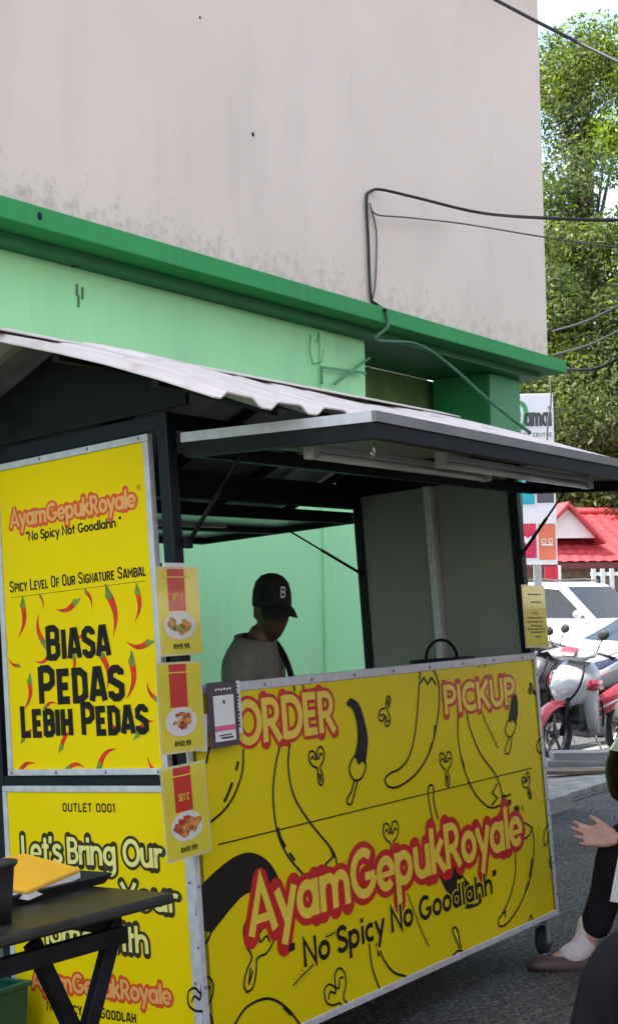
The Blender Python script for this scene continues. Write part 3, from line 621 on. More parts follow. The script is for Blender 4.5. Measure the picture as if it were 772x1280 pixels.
sd_ = ro_.modifiers.new('thick', 'SOLIDIFY'); sd_.thickness = .004; sd_.offset = -1; sd_.material_offset = 1; sd_.material_offset_rim = 0
m = MB()
for sgn in (-1, 1):
    vs = [(x, yA+sgn*d, zA+.040-d*.376) for x in (-.35, 2.15) for d in (0, .11)]; m.add(vs, [(0,1,3,2)])
rc = m.build('ridge_cap', tin, kio); k_ = rc.modifiers.new('t', 'SOLIDIFY'); k_.thickness = .004
# front awning flap: it droops a little outward and to the right
def awn(x, y, dz=0): f = -y/.663; return (x, y, 1.838-f*.045-f*x*.012+dz)
def slab(mb, x0, x1, y0, y1, d0, d1):
    vs = [awn(x, y, d) for d in (d0, d1) for x, y in ((x0,y0),(x1,y0),(x1,y1),(x0,y1))]
    mb.add(vs, [(0,3,2,1),(4,5,6,7),(0,1,5,4),(1,2,6,5),(2,3,7,6),(3,0,4,7)])
aw = MB(); slab(aw, .05, 2.07, -.650, -.024, -.012, -.004)
aw = aw.build('awning', greyp, kio)
m = MB()
slab(m, .03, .0495, -.6495, -.022, -.026, .001); slab(m, 2.0705, 2.09, -.6495, -.022, -.026, .001)
m.build('awning_trim', alu, aw)
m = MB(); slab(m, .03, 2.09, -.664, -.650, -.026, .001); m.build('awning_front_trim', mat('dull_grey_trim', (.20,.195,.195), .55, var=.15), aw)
m = MB()
slab(m, .034, 2.086, -.660, -.625, -.066, -.0265); slab(m, .034, .07, -.6245, -.024, -.066, -.0265); slab(m, 2.05, 2.086, -.6245, -.024, -.066, -.0265); slab(m, .0705, 2.0495, -.06, -.024, -.066, -.0265); slab(m, 1.03, 1.065, -.6245, -.0605, -.050, -.0125)
m.build('awning_frame', black, aw)
for x0, x1, y in ((.15, 1.12, -.365), (.60, 1.60, -.50)):
    m = MB(); f = lambda x, dz: awn(x, y, dz)
    m.bar(f(x0, -.058), f(x1, -.058), .030, .020)
    o = m.build('batten_light', mat('batten_body', (.33,.33,.33), .5), kio, bevel=.004)
    m = MB(); m.tube([f(x0+.03, -.078), f(x1-.03, -.078)], .011, 12); m.build('tube', mat('unlit_tube', (.52,.52,.50), .25), o, smooth=True)
    capm_ = mat('cap_plastic', (.42,.42,.41), .5)
    MB().bar(f(x0-.004, -.064), f(x0+.028, -.064), .034, .048).build('end_cap', capm_, o, bevel=.004); MB().bar(f(x1-.028, -.064), f(x1+.004, -.064), .034, .048).build('end_cap', capm_, o, bevel=.004)
p = awn(.10, -.60, -.068); m = MB(); m.tube([(p[0], p[1], p[2]), (p[0]+.006, p[1], p[2]-.02), (p[0], p[1], p[2]-.036), (p[0]-.01, p[1], p[2]-.026)], .0035, 6); m.build('catch_hook', steel, kio, smooth=True)
def strut(a, b):
    a = Vector(a); b = Vector(b); m = MB(); m.tube([a, a.lerp(b, .52)], .0065, 8); m.tube([a.lerp(b, .50), b], .0042, 8); m.ell(a, (.012,)*3, None, 10, 6); m.ell(b, (.012,)*3, None, 10, 6)
    return m.build('gas_strut', black, kio, smooth=True)
strut((.052, -.006, 1.535), (.085, -.215, 1.785)); strut((2.01, -.012, 1.535), (2.03, -.225, 1.775)); strut((2.0, .745, 1.522), (2.0, 1.125, 1.755))
m = MB(); m.box((.032, -.016, 1.52), (.062, .0, 1.55)); m.box((1.99, -.02, 1.52), (2.02, .0, 1.55)); m.build('strut_bracket', black, kio, bevel=.003)
# rear flap
rf = MB().box((.06, .80, 1.768), (2.0, 1.60, 1.776)).build('rear_flap', flapm, kio)
m = MB(); m.box((.03, 1.60, 1.742), (2.03, 1.64, 1.79)); m.box((.03, .785, 1.742), (.06, 1.5998, 1.79)); m.box((2.0, .785, 1.742), (2.03, 1.5998, 1.79)); m.box((.0602, .785, 1.742), (1.9998, .80, 1.79)); m.box((.0602, 1.18, 1.742), (1.9998, 1.21, 1.7675)); m.box((1.0, 1.2102, 1.742), (1.03, 1.5998, 1.7675)); m.build('rear_flap_frame', black, rf)
m = MB(); m.bar((.3, .81, 1.70), (1.2, .81, 1.71), .02, .014); m.build('cable_tray', greyp, kio)
m = MB(); m.tube(spline([(.05, .0, 1.79), (.09, -.02, 1.775), (.2, -.03, 1.772), (.5, -.025, 1.785), (.9, -.02, 1.79)], 6), .004, 6); m.build('wiring', blackr, kio, smooth=True)
# castors
def castor(x, y):
    M = Matrix.Translation((x, y, .055)) @ Matrix.Rotation(RAD(90), 4, 'X') @ Matrix.Rotation(RAD(0), 4, 'Z')
    m = MB(); m.lathe([(.0,-.016),(.03,-.016),(.046,-.014),(.054,-.008),(.055,0),(.054,.008),(.046,.014),(.03,.016),(0,.016)], 28, M); w_ = m.build('castor', rubber, kio, smooth=True)
    m = MB(); m.lathe([(0,-.018),(.012,-.019),(.022,-.0185),(.024,-.016)], 20, M); m.lathe([(0,.018),(.012,.019),(.022,.0185),(.024,.016)], 20, M); m.build('hub', mat('castor_hub', (.06,.06,.065), .5), w_, smooth=True)
    m = MB(); m.box((x-.016, y-.026, .045), (x+.016, y-.021, .125)); m.box((x-.016, y+.021, .045), (x+.016, y+.026, .125)); m.box((x-.04, y-.04, .125), (x+.04, y+.04, .139)); m.build('fork', steel, w_)
for x, y in ((2.005, .045), (.09, .045), (2.005, .70), (.09, .70)): castor(x, y)
# ------------------------------------------------------------------ cards, notices
def card(x0, x1, z0, z1, rot, label, price, tag_, foods):
    w_, h_ = x1-x0, z1-z0
    M = CART @ Matrix.Translation(((x0+x1)/2, -.040, (z0+z1)/2)) @ Matrix.Rotation(RAD(rot), 4, 'Y')
    t = empty('menu_card', label, 'menu card', M=M, group='laminated menu cards hanging on the kiosk corner')
    F = lambda u, v, n: (u, -.002-n, v)
    MB().box((-w_/2, -.0015, -h_/2), (w_/2, .0, h_/2)).build('film', lamb, t)
    MB().box((-w_/2+.006, -.0022, -h_/2+.006), (w_/2-.006, -.0016, h_/2-.006)).build('sheet', lam, t)
    q = Ink(F, .0005); q.fill([(-.042, .0), (.026, .0), (.026, h_/2-.006), (-.042, h_/2-.006)]); q.build('ribbon_print', cardred, t)
    q = Ink(F, .0016); q.strip([(-.06, h_/2-.028), (.045, h_/2-.028)], .003)
    if tag_: put_text(q, tag_, NARROW, -.028, .012, .028, .018, .003, .06)
    q.build('ribbon_lettering', letf, t)
    q = Ink(F, .0012); q.fill(arc(-.004, -.038, .062, .038, 0, 350, 30)); q.build('plate_print', plate, t)
    q = Ink(F, .0022); r0 = random.Random(price)
    for m_, n_, sc in foods:
        q = Ink(F, .0022)
        for i in range(n_):
            a = r0.random()*6.28; d = r0.random()**.5*.034; c = (-.004+d*math.cos(a)*1.15, -.036+d*math.sin(a)*.6); k = sc*(.6+.7*r0.random())
            q.fill([(c[0]+k*(1+.3*math.sin(3*b+a))*math.cos(b), c[1]+k*.7*(1+.3*math.sin(2*b+a))*math.sin(b)) for b in np.linspace(0, 5.9, 12)])
        q.build('food_print', m_, t)
    q = Ink(F, .0022); put_text(q, price, NARROWN, -.034, .028, -h_/2+.018, .013, .0026, .06); q.build('price_lettering', ink, t)
    MB().box((-.05, -.003, h_/2-.002), (.03, .004, h_/2+.010)).build('tape', mat('clear_tape', (.75,.75,.72), .2, coat=.4), t) if rot == 0 else None
    return t
NARROWN = dict(NARROW); NARROWN['9'] = (.43, [[(.36,.5),(.16,.5),(.07,.6),(.07,.83),(.16,.93),(.27,.93),(.36,.83),(.36,.17),(.27,.07),(.09,.07)]]); NARROWN['.'] = (.16, [[(.07,0),(.07,.13)]])
card(-.125, .044, 1.230, 1.466, 0, 'topmost of the three yellow menu cards, with chips and chicken on its plate', 'RM9.99', 'SET A', [(food3, 5, .012), (food1, 12, .012), (food2, 2, .007)])
card(-.146, .030, .977, 1.214, .8, 'middle yellow menu card, between two others, with plain red ribbon', 'RM10.99', None, [(food2, 10, .010), (plate, 4, .008), (food1, 9, .011)])
card(-.150, .024, .707, .948, -1.5, 'lowest of the three yellow menu cards, tilted, over the lower end panel', 'RM11.99', 'SET C', [(food1, 10, .014), (food2, 9, .012), (ink, 1, .012)])
M_ = lambda x, y, z: CART @ Matrix.Translation((x, y, z))
t = empty('payment_sign', 'dark framed payment sign with white sheet and pink stripe on counter edge', 'payment sign', M=M_(.122, -.030, 1.062))
MB().box((-.059, -.004, -.088), (.061, .004, .089)).build('board', mat('dark_plum_print', (.05,.03,.055), .25, coat=.5), t, bevel=.002)
F = lambda u, v, n: (u, -.0045-n, v)
q = Ink(F, .0006); q.fill([(-.043,-.072),(.044,-.072),(.044,.052),(-.043,.052)]); q.build('white_sheet', whitep, t)
q = Ink(F, .0016); q.fill([(-.043,-.044),(.044,-.044),(.044,-.030),(-.043,-.030)]); q.build('pink_stripe', mat('pink_print', (.70,.10,.28), .4), t)
q = Ink(F, .0016)
for i in range(6): q.strip([(-.034+i*.012, .066+.002*(i%2)), (-.026+i*.012, .070)], .005)
q.build('heading_marks', whitep, t)
q = Ink(F, .0026); q.strip([(-.028,-.056),(.026,-.055)], .003); q.strip([(-.020,-.063),(.030,-.063)], .004); q.strip([(-.004,.034),(.004,.034)], .010); q.build('small_print', ink, t)
t = empty('notice_strip', 'narrow white paper strip with black marks beside the payment sign', 'notice', M=M_(.205, -.012, 1.085))
MB().box((-.017, -.002, -.082), (.017, 0, .064)).build('paper', whitep, t)
q = Ink(lambda u, v, n: (u, -.002-n, v), .0006); r0 = random.Random(4)
for i in range(13): z = .054-i*.0098; k = .003+.006*r0.random(); q.strip([(-.001-k*.3, z), (k, z+.001)], .005+.003*r0.random())
q.build('printed_marks', ink, t)
t = MB().box((-.02, -.001, -.05), (.02, .001, .05)).build('paper_scrap', whitep); t.matrix_world = M_(.043, -.02, 1.02) @ Matrix.Rotation(RAD(6), 4, 'Y'); tag(t, 'plain white scrap of paper tucked left of the payment sign', 'paper')
t = empty('order_notice', 'yellow laminated notice with small dark lines beside the right kiosk post', 'notice', M=M_(2.03, -.030, 1.285) @ Matrix.Rotation(RAD(1.5), 4, 'Y'))
MB().box((-.098, -.0015, -.122), (.095, 0, .122)).build('film', lamb, t); MB().box((-.091, -.0022, -.115), (.088, -.0016, .115)).build('sheet', lam, t)
q = Ink(lambda u, v, n: (u, -.0024-n, v), .0004); r0 = random.Random(9)
for z, a, b in ((.085,-.05,.055),(.055,-.03,.05),(.012,-.03,.02),(-.006,-.06,.06),(-.022,-.07,.06),(-.038,-.04,.05),(-.050,-.075,.07),(-.062,-.05,.06),(-.08,-.02,.03)):
    u = a
    while u < b: l = .008+.018*r0.random(); q.strip([(u, z), (min(u+l, b), z+.0005)], .0055); u += l+.005
q.build('printed_lines', brownink, t)
# cloth hanging behind the top card, pot on the shelf
m = MB(); vs = []
prof = [(.0,.12,.03),(.02,.08,.06),(.05,.02,.075),(.03,-.05,.06),(.02,-.12,.05),(.015,-.2,.045)]
for i, (o_, z, r) in enumerate(prof):
    for k in range(10): a = 2*math.pi*k/10; vs.append((o_+r*math.cos(a)*(1+.15*math.sin(3*a+i)), .5*r*math.sin(a), z))
m.add(vs, [(i*10+k, i*10+(k+1)%10, (i+1)*10+(k+1)%10, (i+1)*10+k) for i in range(5) for k in range(10)]+[tuple(range(10))[::-1], tuple(50+k for k in range(10))])
o = m.build('hanging_bag', black, smooth=True); o.matrix_world = M_(.045, .11, 1.37); tag(o, 'black cloth bag hanging behind the topmost menu card', 'bag')
t = empty('cooking_pot', 'dark cooking pot with arched handle on the kiosk counter', 'pot', M=M_(1.72, .22, 1.106))
m = MB(); m.lathe([(0,.0),(.11,.0),(.125,.02),(.125,.045),(.118,.045),(.112,.015),(0,.012)], 28); m.build('bowl', blackr, t, smooth=True)
m = MB(); m.tube(arc3 := [(.115*math.cos(RAD(a)), 0, .04+.075*math.sin(RAD(a))) for a in range(0, 181, 12)], .006, 8); m.build('handle', black, t, smooth=True)

# ------------------------------------------------------------------ people
skin_d = mat('skin_brown', (.11,.06,.04), .5, var=.1, vs=20); skin_l = mat('skin_light', (.55,.30,.23), .5, var=.10, vs=25)
def frame(o, f):                                   # local axes: x forward, y left, z up
    f = Vector((f[0], f[1], 0)).normalized(); l = Vector((0, 0, 1)).cross(f)
    M = Matrix.Identity(4)
    for i in range(3): M[i][0] = f[i]; M[i][1] = l[i]; M[i][2] = (0, 0, 1)[i]; M[i][3] = o[i]
    return M
# the seller, standing inside behind the counter, looking to the right
hp = at(338, 762, 4.66)
fdir = CR*.96-CF*.28
fl = CART @ Vector((hp[0], .5, .172)); base = np.array([hp[0], hp[1], fl[2]-.018])-CR*.022
H = hp[2]-base[2]                                   # height of head centre over kiosk floor
man = empty('person', 'person in black cap and grey tee standing behind the kiosk counter', 'person', M=frame(base, fdir) @ Matrix.Diagonal((.86, .88, 1, 1)))
I4 = Matrix.Identity(4)
b = MB(); sh = H-.165
bx_ = lambda *a: Vector(a)
V = [(-.05,0,.60),(-.045,0,.78),(-.04,0,sh-.14),(-.045,0,sh-.03),(-.02,0,sh+.07),(.0,0,H-.06),
     (-.045,.09,sh+.0),(-.05,.185,sh-.02),(-.03,.215,sh-.27),(.06,.20,sh-.47),
     (-.045,-.09,sh+.0),(-.05,-.185,sh-.02),(-.03,-.215,sh-.27),(.06,-.20,sh-.47),
     (-.04,.09,.54),(.02,.10,.30),(-.02,.10,.04),(-.04,-.09,.54),(.02,-.10,.30),(-.02,-.10,.04)]
E_ = [(0,1),(1,2),(2,3),(3,4),(4,5),(3,6),(6,7),(7,8),(8,9),(3,10),(10,11),(11,12),(12,13),(0,14),(14,15),(15,16),(0,17),(17,18),(18,19)]
Rr = [.115,.105,.11,.085,.055,.054,.085,.062,.046,.034,.085,.062,.046,.034,.085,.06,.045,.085,.06,.045]
for ix in ((0,1,2,3,4,5),(3,6,7,8,9),(3,10,11,12,13),(1,14,15,16),(1,17,18,19)): chain(b, [V[i] for i in ix], [Rr[i] for i in ix], 2)
MH = Matrix.Translation((.035, -.005, H)) @ Matrix.Rotation(RAD(-46), 4, 'Z') @ Matrix.Rotation(RAD(5), 4, 'Y') @ Matrix.Scale(.93, 4); head_shape(b, MH)
for s_ in (-1, 1): hand_shape(b, (.06, s_*.20, sh-.47), (.8, -s_*.1, -.6), (.6, 0, .8), (0, -s_, .2), .5)
remeshed(b, 'body', skin_d, man, .0085, 3)
tee = mat('grey_tee', (.24,.235,.22), .9, var=.1, vs=30, bump=.2)
m = MB(); k_ = 1.12
Vt = [(-.05,0,.58),(-.045,0,.78),(-.04,0,sh-.14),(-.045,0,sh-.02),(-.03,0,sh+.035),(-.045,.10,sh+.005),(-.05,.19,sh-.02),(-.036,.212,sh-.16),(-.045,-.10,sh+.005),(-.05,-.19,sh-.02),(-.036,-.212,sh-.16)]
vs, fs = skin_raw(Vt, [(0,1),(1,2),(2,3),(3,4),(3,5),(5,6),(6,7),(3,8),(8,9),(9,10)], [.125,.118,.128,.100,.062,.085,.076,.068,.085,.076,.068], 2); m.add(vs, fs); m.build('tee_shirt', tee, man, smooth=True)
m = MB(); vs, fs = skin_raw([(-.05,0,.60),(-.05,.09,.54),(.02,.10,.30),(-.02,.10,.05),(-.05,-.09,.54),(.02,-.10,.30),(-.02,-.10,.05)], [(0,1),(1,2),(2,3),(0,4),(4,5),(5,6)], [.165,.105,.08,.065,.105,.08,.065], 2); m.add(vs, fs); m.build('trousers', black, man, smooth=True)
for s_ in (-1, 1): m = MB(); m.ell((.04, s_*.10, .035), (.13, .048, .04)); m.build('shoe', blackr, man, smooth=True)
capm = mat('black_cap_cloth', (.012,.012,.014), .85, bump=.2, bs=200)
m = MB(); vs = []; n = 32
prof = [(1.0,.0),(1.0,.03),(.97,.062),(.84,.098),(.58,.122),(.25,.133),(0,.135)]
for r, z in prof:
    for k in range(n): a = 2*math.pi*k/n; vs.append(MH @ Vector((-.004+.101*r*math.cos(a), .081*r*math.sin(a), .012+z*.92)))
m.add(vs, [(i*n+k, i*n+(k+1)%n, (i+1)*n+(k+1)%n, (i+1)*n+k) for i in range(6) for k in range(n)])
cap = m.build('cap', capm, man, smooth=True)
m = MB(); vs = []
for r, dz in ((.97,.020),(1.3,.010),(1.62,-.012),(1.70,-.018)):
    for k in range(17): a = RAD(-62+124*k/16); q_ = 1+(r-1)*math.cos(a)**.5 if math.cos(a) > 0 else 1; vs.append(MH @ Vector((-.004+.104*q_*math.cos(a), .084*(1+(q_-1)*.25)*math.sin(a), .012+dz-.020*abs(math.sin(a)))))
m.add(vs, [(i*17+k, i*17+k+1, (i+1)*17+k+1, (i+1)*17+k) for i in range(3) for k in range(16)]); br = m.build('brim', capm, cap, smooth=True); sd_ = br.modifiers.new('t', 'SOLIDIFY'); sd_.thickness = .004
q = Ink(lambda u, v, n_: tuple(MH @ Vector((-.004+.104*.985*math.cos(u/.09)+.004, .084*.985*math.sin(u/.09)*1.03, .052+v))), 0); put_text(q, 'B', NARROW, -.012, .014, .0, .042, .006); q.build('cap_badge', whitep, cap)
m = MB(); 
for s_ in (-1, 1): m.ell(MH @ Vector((.077, s_*.031, .006)), (.010,.013,.010), None, 12, 8)
m.build('eyes', mat('eye_dark', (.08,.06,.05), .2), man, smooth=True)
m = MB(); m.tube(spline([(-.17,.06,sh-.30),(-.14,.10,sh-.1),(-.06,.09,sh+.085),(.06,.07,sh-.0),(.13,-.0,sh-.2),(.12,-.12,sh-.42)], 6), .012, 8); m.build('bag_strap', black, man, smooth=True)

# two customers seated at the right, facing the kiosk
trou = mat('dark_trouser_cloth', (.013,.012,.016), .9, var=.3, vs=9, bump=.9, bs=9, stretch=(1,1,.35), spec=.2)
def seated(label, ankle, knee, skin, hand=None, sock=True, side_leg=1):
    """ankle, knee: world points of the leg in view; the figure faces image left"""
    f = -CR; g0 = np.array([ankle[0], ankle[1], gz(ankle[0], ankle[1])])
    M = frame(g0, f); Mi = M.inverted()
    t = empty('person', label, 'person', M=M)
    K_ = Mi @ Vector(knee); A_ = Mi @ Vector(ankle)
    hip = Vector((K_.x-.43, K_.y-side_leg*.02, max(K_.z+.0, .5))); oth = -side_leg*.20
    K2 = Vector((K_.x-.14, K_.y+oth*1.5, K_.z)); A2 = Vector((A_.x-.34, A_.y+oth*1.2, A_.z)); H2 = hip+Vector((0, oth, 0)); P = hip+Vector((-.02, oth/2, .03))
    chest = P+Vector((.05, 0, .40)); nk = chest+Vector((.02, 0, .14)); hd = nk+Vector((.05, 0, .16))
    b = MB()
    if hand is not None: Hn = Mi @ Vector(hand); el = Hn+Vector((-.25, .02, .04))
    else: Hn = K_+Vector((-.24, 0, .10)); el = Hn+Vector((-.2, .06*side_leg, .12))
    S1 = chest+Vector((0, side_leg*.18, .06)); S2 = chest+Vector((0, -side_leg*.18, .06)); el2 = S2+Vector((.05, -side_leg*.06, -.27)); Hn2 = K2+Vector((-.12, 0, .085))
    V = [P, P+Vector((.03,0,.2)), chest, nk, hd, S1, S1.lerp(el,.5), el, Hn, S2, S2.lerp(el2,.5), el2, Hn2, hip, K_, A_, H2, K2, A2, A_+Vector((.13,0,-.05)), A2+Vector((.13,0,-.05))]
    E2 = [(0,1),(1,2),(2,3),(3,4),(2,5),(5,6),(6,7),(7,8),(2,9),(9,10),(10,11),(11,12),(0,13),(13,14),(14,15),(0,16),(16,17),(17,18),(15,19),(18,20)]
    R2 = [.13,.125,.135,.052,.05,.06,.047,.04,.026,.06,.047,.04,.026,.085,.055,.038,.085,.055,.038,.028,.028]
    vs, fs = skin_raw(V, E2, R2, 2); b.add(vs, fs)
    head_shape(b, Matrix.Translation(hd))
    if hand is not None: hand_shape(b, Hn, (1, 0, .05), (.0, -.72, -.72), (.2, -.6, .6), .2, 1.08, .26)
    hand_shape(b, Hn2, (.8, 0, -.3), (.3, 0, .9), (0, side_leg, .2), .4)
    if hand is None: hand_shape(b, Hn, (.8, 0, -.3), (.3, 0, .9), (0, -side_leg, .2), .4)
    body = remeshed(b, 'body', skin, t, .0062, 2)
    m = MB()
    for h_, k2, a2 in ((hip, K_, A_), (H2, K2, A2)):
        mid = k2.lerp(a2, .5)+Vector((-.015,0,0)); end = k2.lerp(a2, .90)+Vector((-.008,0,0))
        th = h_.lerp(k2, .5)+Vector((0,0,.01))
        chain(m, [P, h_, th, k2+Vector((-.03,0,.012)), k2+Vector((.015,0,-.03)), mid, end], [.13,.105,.09,.076,.072,.062,.060], 2)
    remeshed(m, 'trousers', trou, t, .009, 3)
    m = MB(); vs, fs = skin_raw([P+Vector((0,0,-.05)), P+Vector((.03,0,.2)), chest, nk+Vector((-.01,0,-.07)), S1, S1.lerp(el,.45), S2, S2.lerp(el2,.45)], [(0,1),(1,2),(2,3),(2,4),(4,5),(2,6),(6,7)], [.15,.145,.155,.075,.085,.07,.085,.07], 2); m.add(vs, fs); m.build('shirt', mat('white_shirt', (.62,.58,.58), .9), t, smooth=True)
    m = MB(); m.ell(hd+Vector((-.018,0,.03)), (.097,.084,.10)); m.build('hair', black, t, smooth=True)
    for a2 in (A_, A2):
        gx = Vector((0,0,0)); zz = (Mi @ Vector((0,0,0))).z*0
        m = MB(); chain(m, [a2+Vector((-.02,0,.13)), a2+Vector((-.012,0,.06)), a2+Vector((.004,0,.012)), a2+Vector((.035,0,-.018)), a2+Vector((.10,0,-.040))], [.045,.045,.048,.049,.040], 2); m.build('sock', mat('white_sock', (.70,.62,.62), .9, bump=.4, bs=150), t, smooth=True)
        zf = a2.z-.078
        m = MB(); vs = []; n = 30
        for r, z in ((.90,zf),(1.0,zf+.006),(1.02,zf+.02),(.96,zf+.034),(.78,zf+.050),(.62,zf+.058),(.56,zf+.05)):
            for k in range(n):
                a = 2*math.pi*k/n; x = math.cos(a); y = math.sin(a); wd = .047 if x < 0 else .05*(1-.25*x**3); xx = .065+.150*x*r
                vs.append((a2.x+xx, a2.y+wd*y*r, z+(.018*max(0, -x) if r < .8 else 0)+ (.004*x if x>0 else 0)))
        m.add(vs, [(i*n+k, i*n+(k+1)%n, (i+1)*n+(k+1)%n, (i+1)*n+k) for i in range(6) for k in range(n)]+[tuple(range(n))[::-1]])
        sh_ = m.build('shoe', mat('brown_leather', (.07,.038,.034), .45, var=.2), t, smooth=True)
        m = MB(); vs2 = [(p[0], p[1], p[2]-.006) for p in vs[:n]]+[(p[0], p[1], p[2]+.006) for p in vs[n:2*n]]
        vs2 = [(a2.x+.065+(p[0]-a2.x-.065)*1.03, a2.y+(p[1]-a2.y)*1.05, p[2]) for p in vs2]
        m.add(vs2, [(k, (k+1)%n, n+(k+1)%n, n+k) for k in range(n)]+[tuple(range(n))[::-1], tuple(n+k for k in range(n))]); m.build('sole', mat('dark_sole', (.03,.018,.016), .7), sh_)
    # the stool under the figure
    sx = P.x-.02; zt = P.z-.135
    st = empty('plastic_stool', 'red plastic stool under the '+('farther' if hand is not None else 'nearer')+' seated person', 'stool', M=M @ Matrix.Translation((sx, P.y, 0)), group='plastic stools')
    red = mat('red_plastic', (.35,.03,.03), .45)
    m = MB(); m.box((-.16,-.16,zt-.03), (.16,.16,zt)); m.build('seat', red, st, bevel=.01)
    for sx_ in (-1, 1):
        for sy_ in (-1, 1):
            off = gz(*(M @ Matrix.Translation((sx, P.y, 0)) @ Vector((sx_*.17, sy_*.17, 0))).to_2d())-g0[2]
            m = MB(); m.bar((sx_*.13, sy_*.13, zt-.031), (sx_*.17, sy_*.17, off), .035); m.build('leg', red, st)
    return t, M, hip, K_
Aank = at(731, 1186, 4.9); Akn = at(772, 1052, 4.86); Ahand = at(771, 1046, 4.80)
pa, MA, hipA, kA = seated('farther seated person holding out an open palm, dark trousers, white sock', Aank, Akn, skin_l, hand=Ahand)
Bkn = at(768, 1202, 3.2); Bank = Bkn-CR*.15; Bank[2] = gz(Bank[0], Bank[1])+.085; 
pb, MBm, hipB, kB = seated('nearer seated person in black trousers, knee at lower right', Bank, Bkn, skin_d)
pp = at(775, 1092, 4.72); m = MB(); m.box((-.022,-.001,-.10), (.022,.001,.10)); o = m.build('paper_sheet', whitep); o.matrix_world = frame(pp, -CR*.3+CF) @ Matrix.Rotation(RAD(90), 4, 'Z') @ Matrix.Rotation(RAD(-14), 4, 'Y'); tag(o, 'white paper sheet against the dark trousers of the farther seated person', 'paper')
# a helmet resting on the farther person's lap
hc = at(803, 962, 4.95)
t = empty('motorcycle_helmet', 'glossy black helmet with cream crown beside the seated person', 'helmet', M=frame(hc, CR*.9+CF*.44))
m = MB(); m.lathe([(.0,.145),(.05,.138),(.095,.112),(.120,.075)], 32); m.build('crown', mat('cream_shell', (.62,.58,.46), .3, coat=.5), t, smooth=True)
m = MB(); m.lathe([(.1205,.0745),(.135,.03),(.138,-.01),(.132,-.06),(.118,-.10),(.098,-.115),(.092,-.10),(.118,-.03),(.112,.06)], 32); m.build('shell', mat('glossy_black_shell', (.006,.006,.007), .25, spec=.12), t, smooth=True)
m = MB(); vs = [(r*math.cos(RAD(a)), r*math.sin(RAD(a)), z) for z, r in ((.05,.133),(-.05,.139)) for a in range(-60, 61, 10)]; m.add(vs, [(k, k+1, 13+k+1, 13+k) for k in range(12)]); m.build('visor', mat('helmet_visor', (.006,.006,.007), .15, spec=.2), t, smooth=True)

# ------------------------------------------------------------------ table, tray, packet, cup, bin
def ontable(x, y, z=0): return CART @ Matrix.Translation((x, y, z))
TR = -4
MT = CART @ Matrix.Translation((-.52, -.405, 0)) @ Matrix.Rotation(RAD(TR), 4, 'Z')
tb = empty('folding_table', 'black folding table with crossed legs before the lower end panel', 'table', M=MT)
tabm = mat('worn_black_tabletop', (.020,.020,.017), .42, var=.5, vs=9, gloss_var=.15, bump=.15, bs=30)
m = MB(); m.box((-1.1, 0, .697), (0, .60, .720)); m.build('tabletop', tabm, tb, bevel=.007)
for x0 in (0, -.60):
    for y in (.06, .54):
        m = MB(); m.bar((x0-.12, y, .675), (x0-.43, y, 0), .024, .034); m.build('leg', black, tb, bevel=.003)
        m = MB(); m.bar((x0-.32, y+.026, .675), (x0-.0, y+.026, 0), .024, .034); m.build('leg', black, tb, bevel=.003)
m = MB(); m.box((-.14, .0615, .655), (-.10, .5385, .696)); m.box((-.98, .0615, .655), (-.94, .5385, .696)); m.bar((-1.05, .045, .652), (-.11, .045, .652), .025, .034); m.bar((-1.05, .555, .652), (-.11, .555, .652), .025, .034); m.build('apron_rail', black, tb)
tx = empty('serving_tray', 'black plastic serving tray on the folding table', 'tray', M=CART @ Matrix.Translation((-.468, -.165, .7215)) @ Matrix.Rotation(RAD(-3), 4, 'Z'))
m = MB(); m.box((-.44, .012, 0), (-.012, .30, .005)); m.build('tray_base', blackr, tx)
m = MB(); R_ = [(-.45,0),(0,0),(0,.31),(-.45,.31)]; I_ = [(-.44,.012),(-.012,.012),(-.012,.30),(-.44,.30)]
vs = [(*p, .022) for p in R_]+[(*p, .004) for p in I_]; m.add(vs, [(k, (k+1)%4, 4+(k+1)%4, 4+k) for k in range(4)]); tr_ = m.build('tray_rim', blackr, tx); k_ = tr_.modifiers.new('t', 'SOLIDIFY'); k_.thickness = .005; k_.offset = 0
pk = empty('food_packet', 'orange yellow folded paper packet lying on the black tray', 'packet', M=CART @ Matrix.Translation((-.515, -.150, .7275)) @ Matrix.Rotation(RAD(4), 4, 'Z'))
m = MB(); P = [(-.235,.035),(-.205,.0),(.0,.035),(-.045,.165),(-.19,.17)]
tilt_ = lambda u, v, n: (u, v, n+.30*v)
m.prism(P, tilt_, .014, .024); m.build('paper_wrap', mat('orange_paper', (.86,.45,.03), .55, var=.06, vs=12, bump=.1), pk, bevel=.003)
m = MB(); m.prism([(x*.985, y*.98+.002) for x, y in P], tilt_, .001, .0135); m.build('white_layers', whitep, pk)
o = MB(); o.lathe([(0,0),(.036,0),(.041,.055),(.046,.105),(.053,.112),(.054,.118),(.050,.119),(.044,.108),(.038,.05),(.033,.006),(0,.006)], 36); o = o.build('drinking_cup', blackr, smooth=True); o.matrix_world = CART @ Matrix.Translation((-.885, -.245, .7215)); tag(o, 'black cup with flared rim at the left end of the table', 'cup')
_b = pc(38, 1226, 'z', .345); BX, BY = _b[0]-.17, _b[1]+.15
bn = empty('storage_bin', 'dark green plastic bin on the ground under the folding table', 'bin', M=CART @ Matrix.Translation((BX, BY, 0)))
gp = mat('dark_green_plastic', (.008,.085,.055), .4)
m = MB(); 
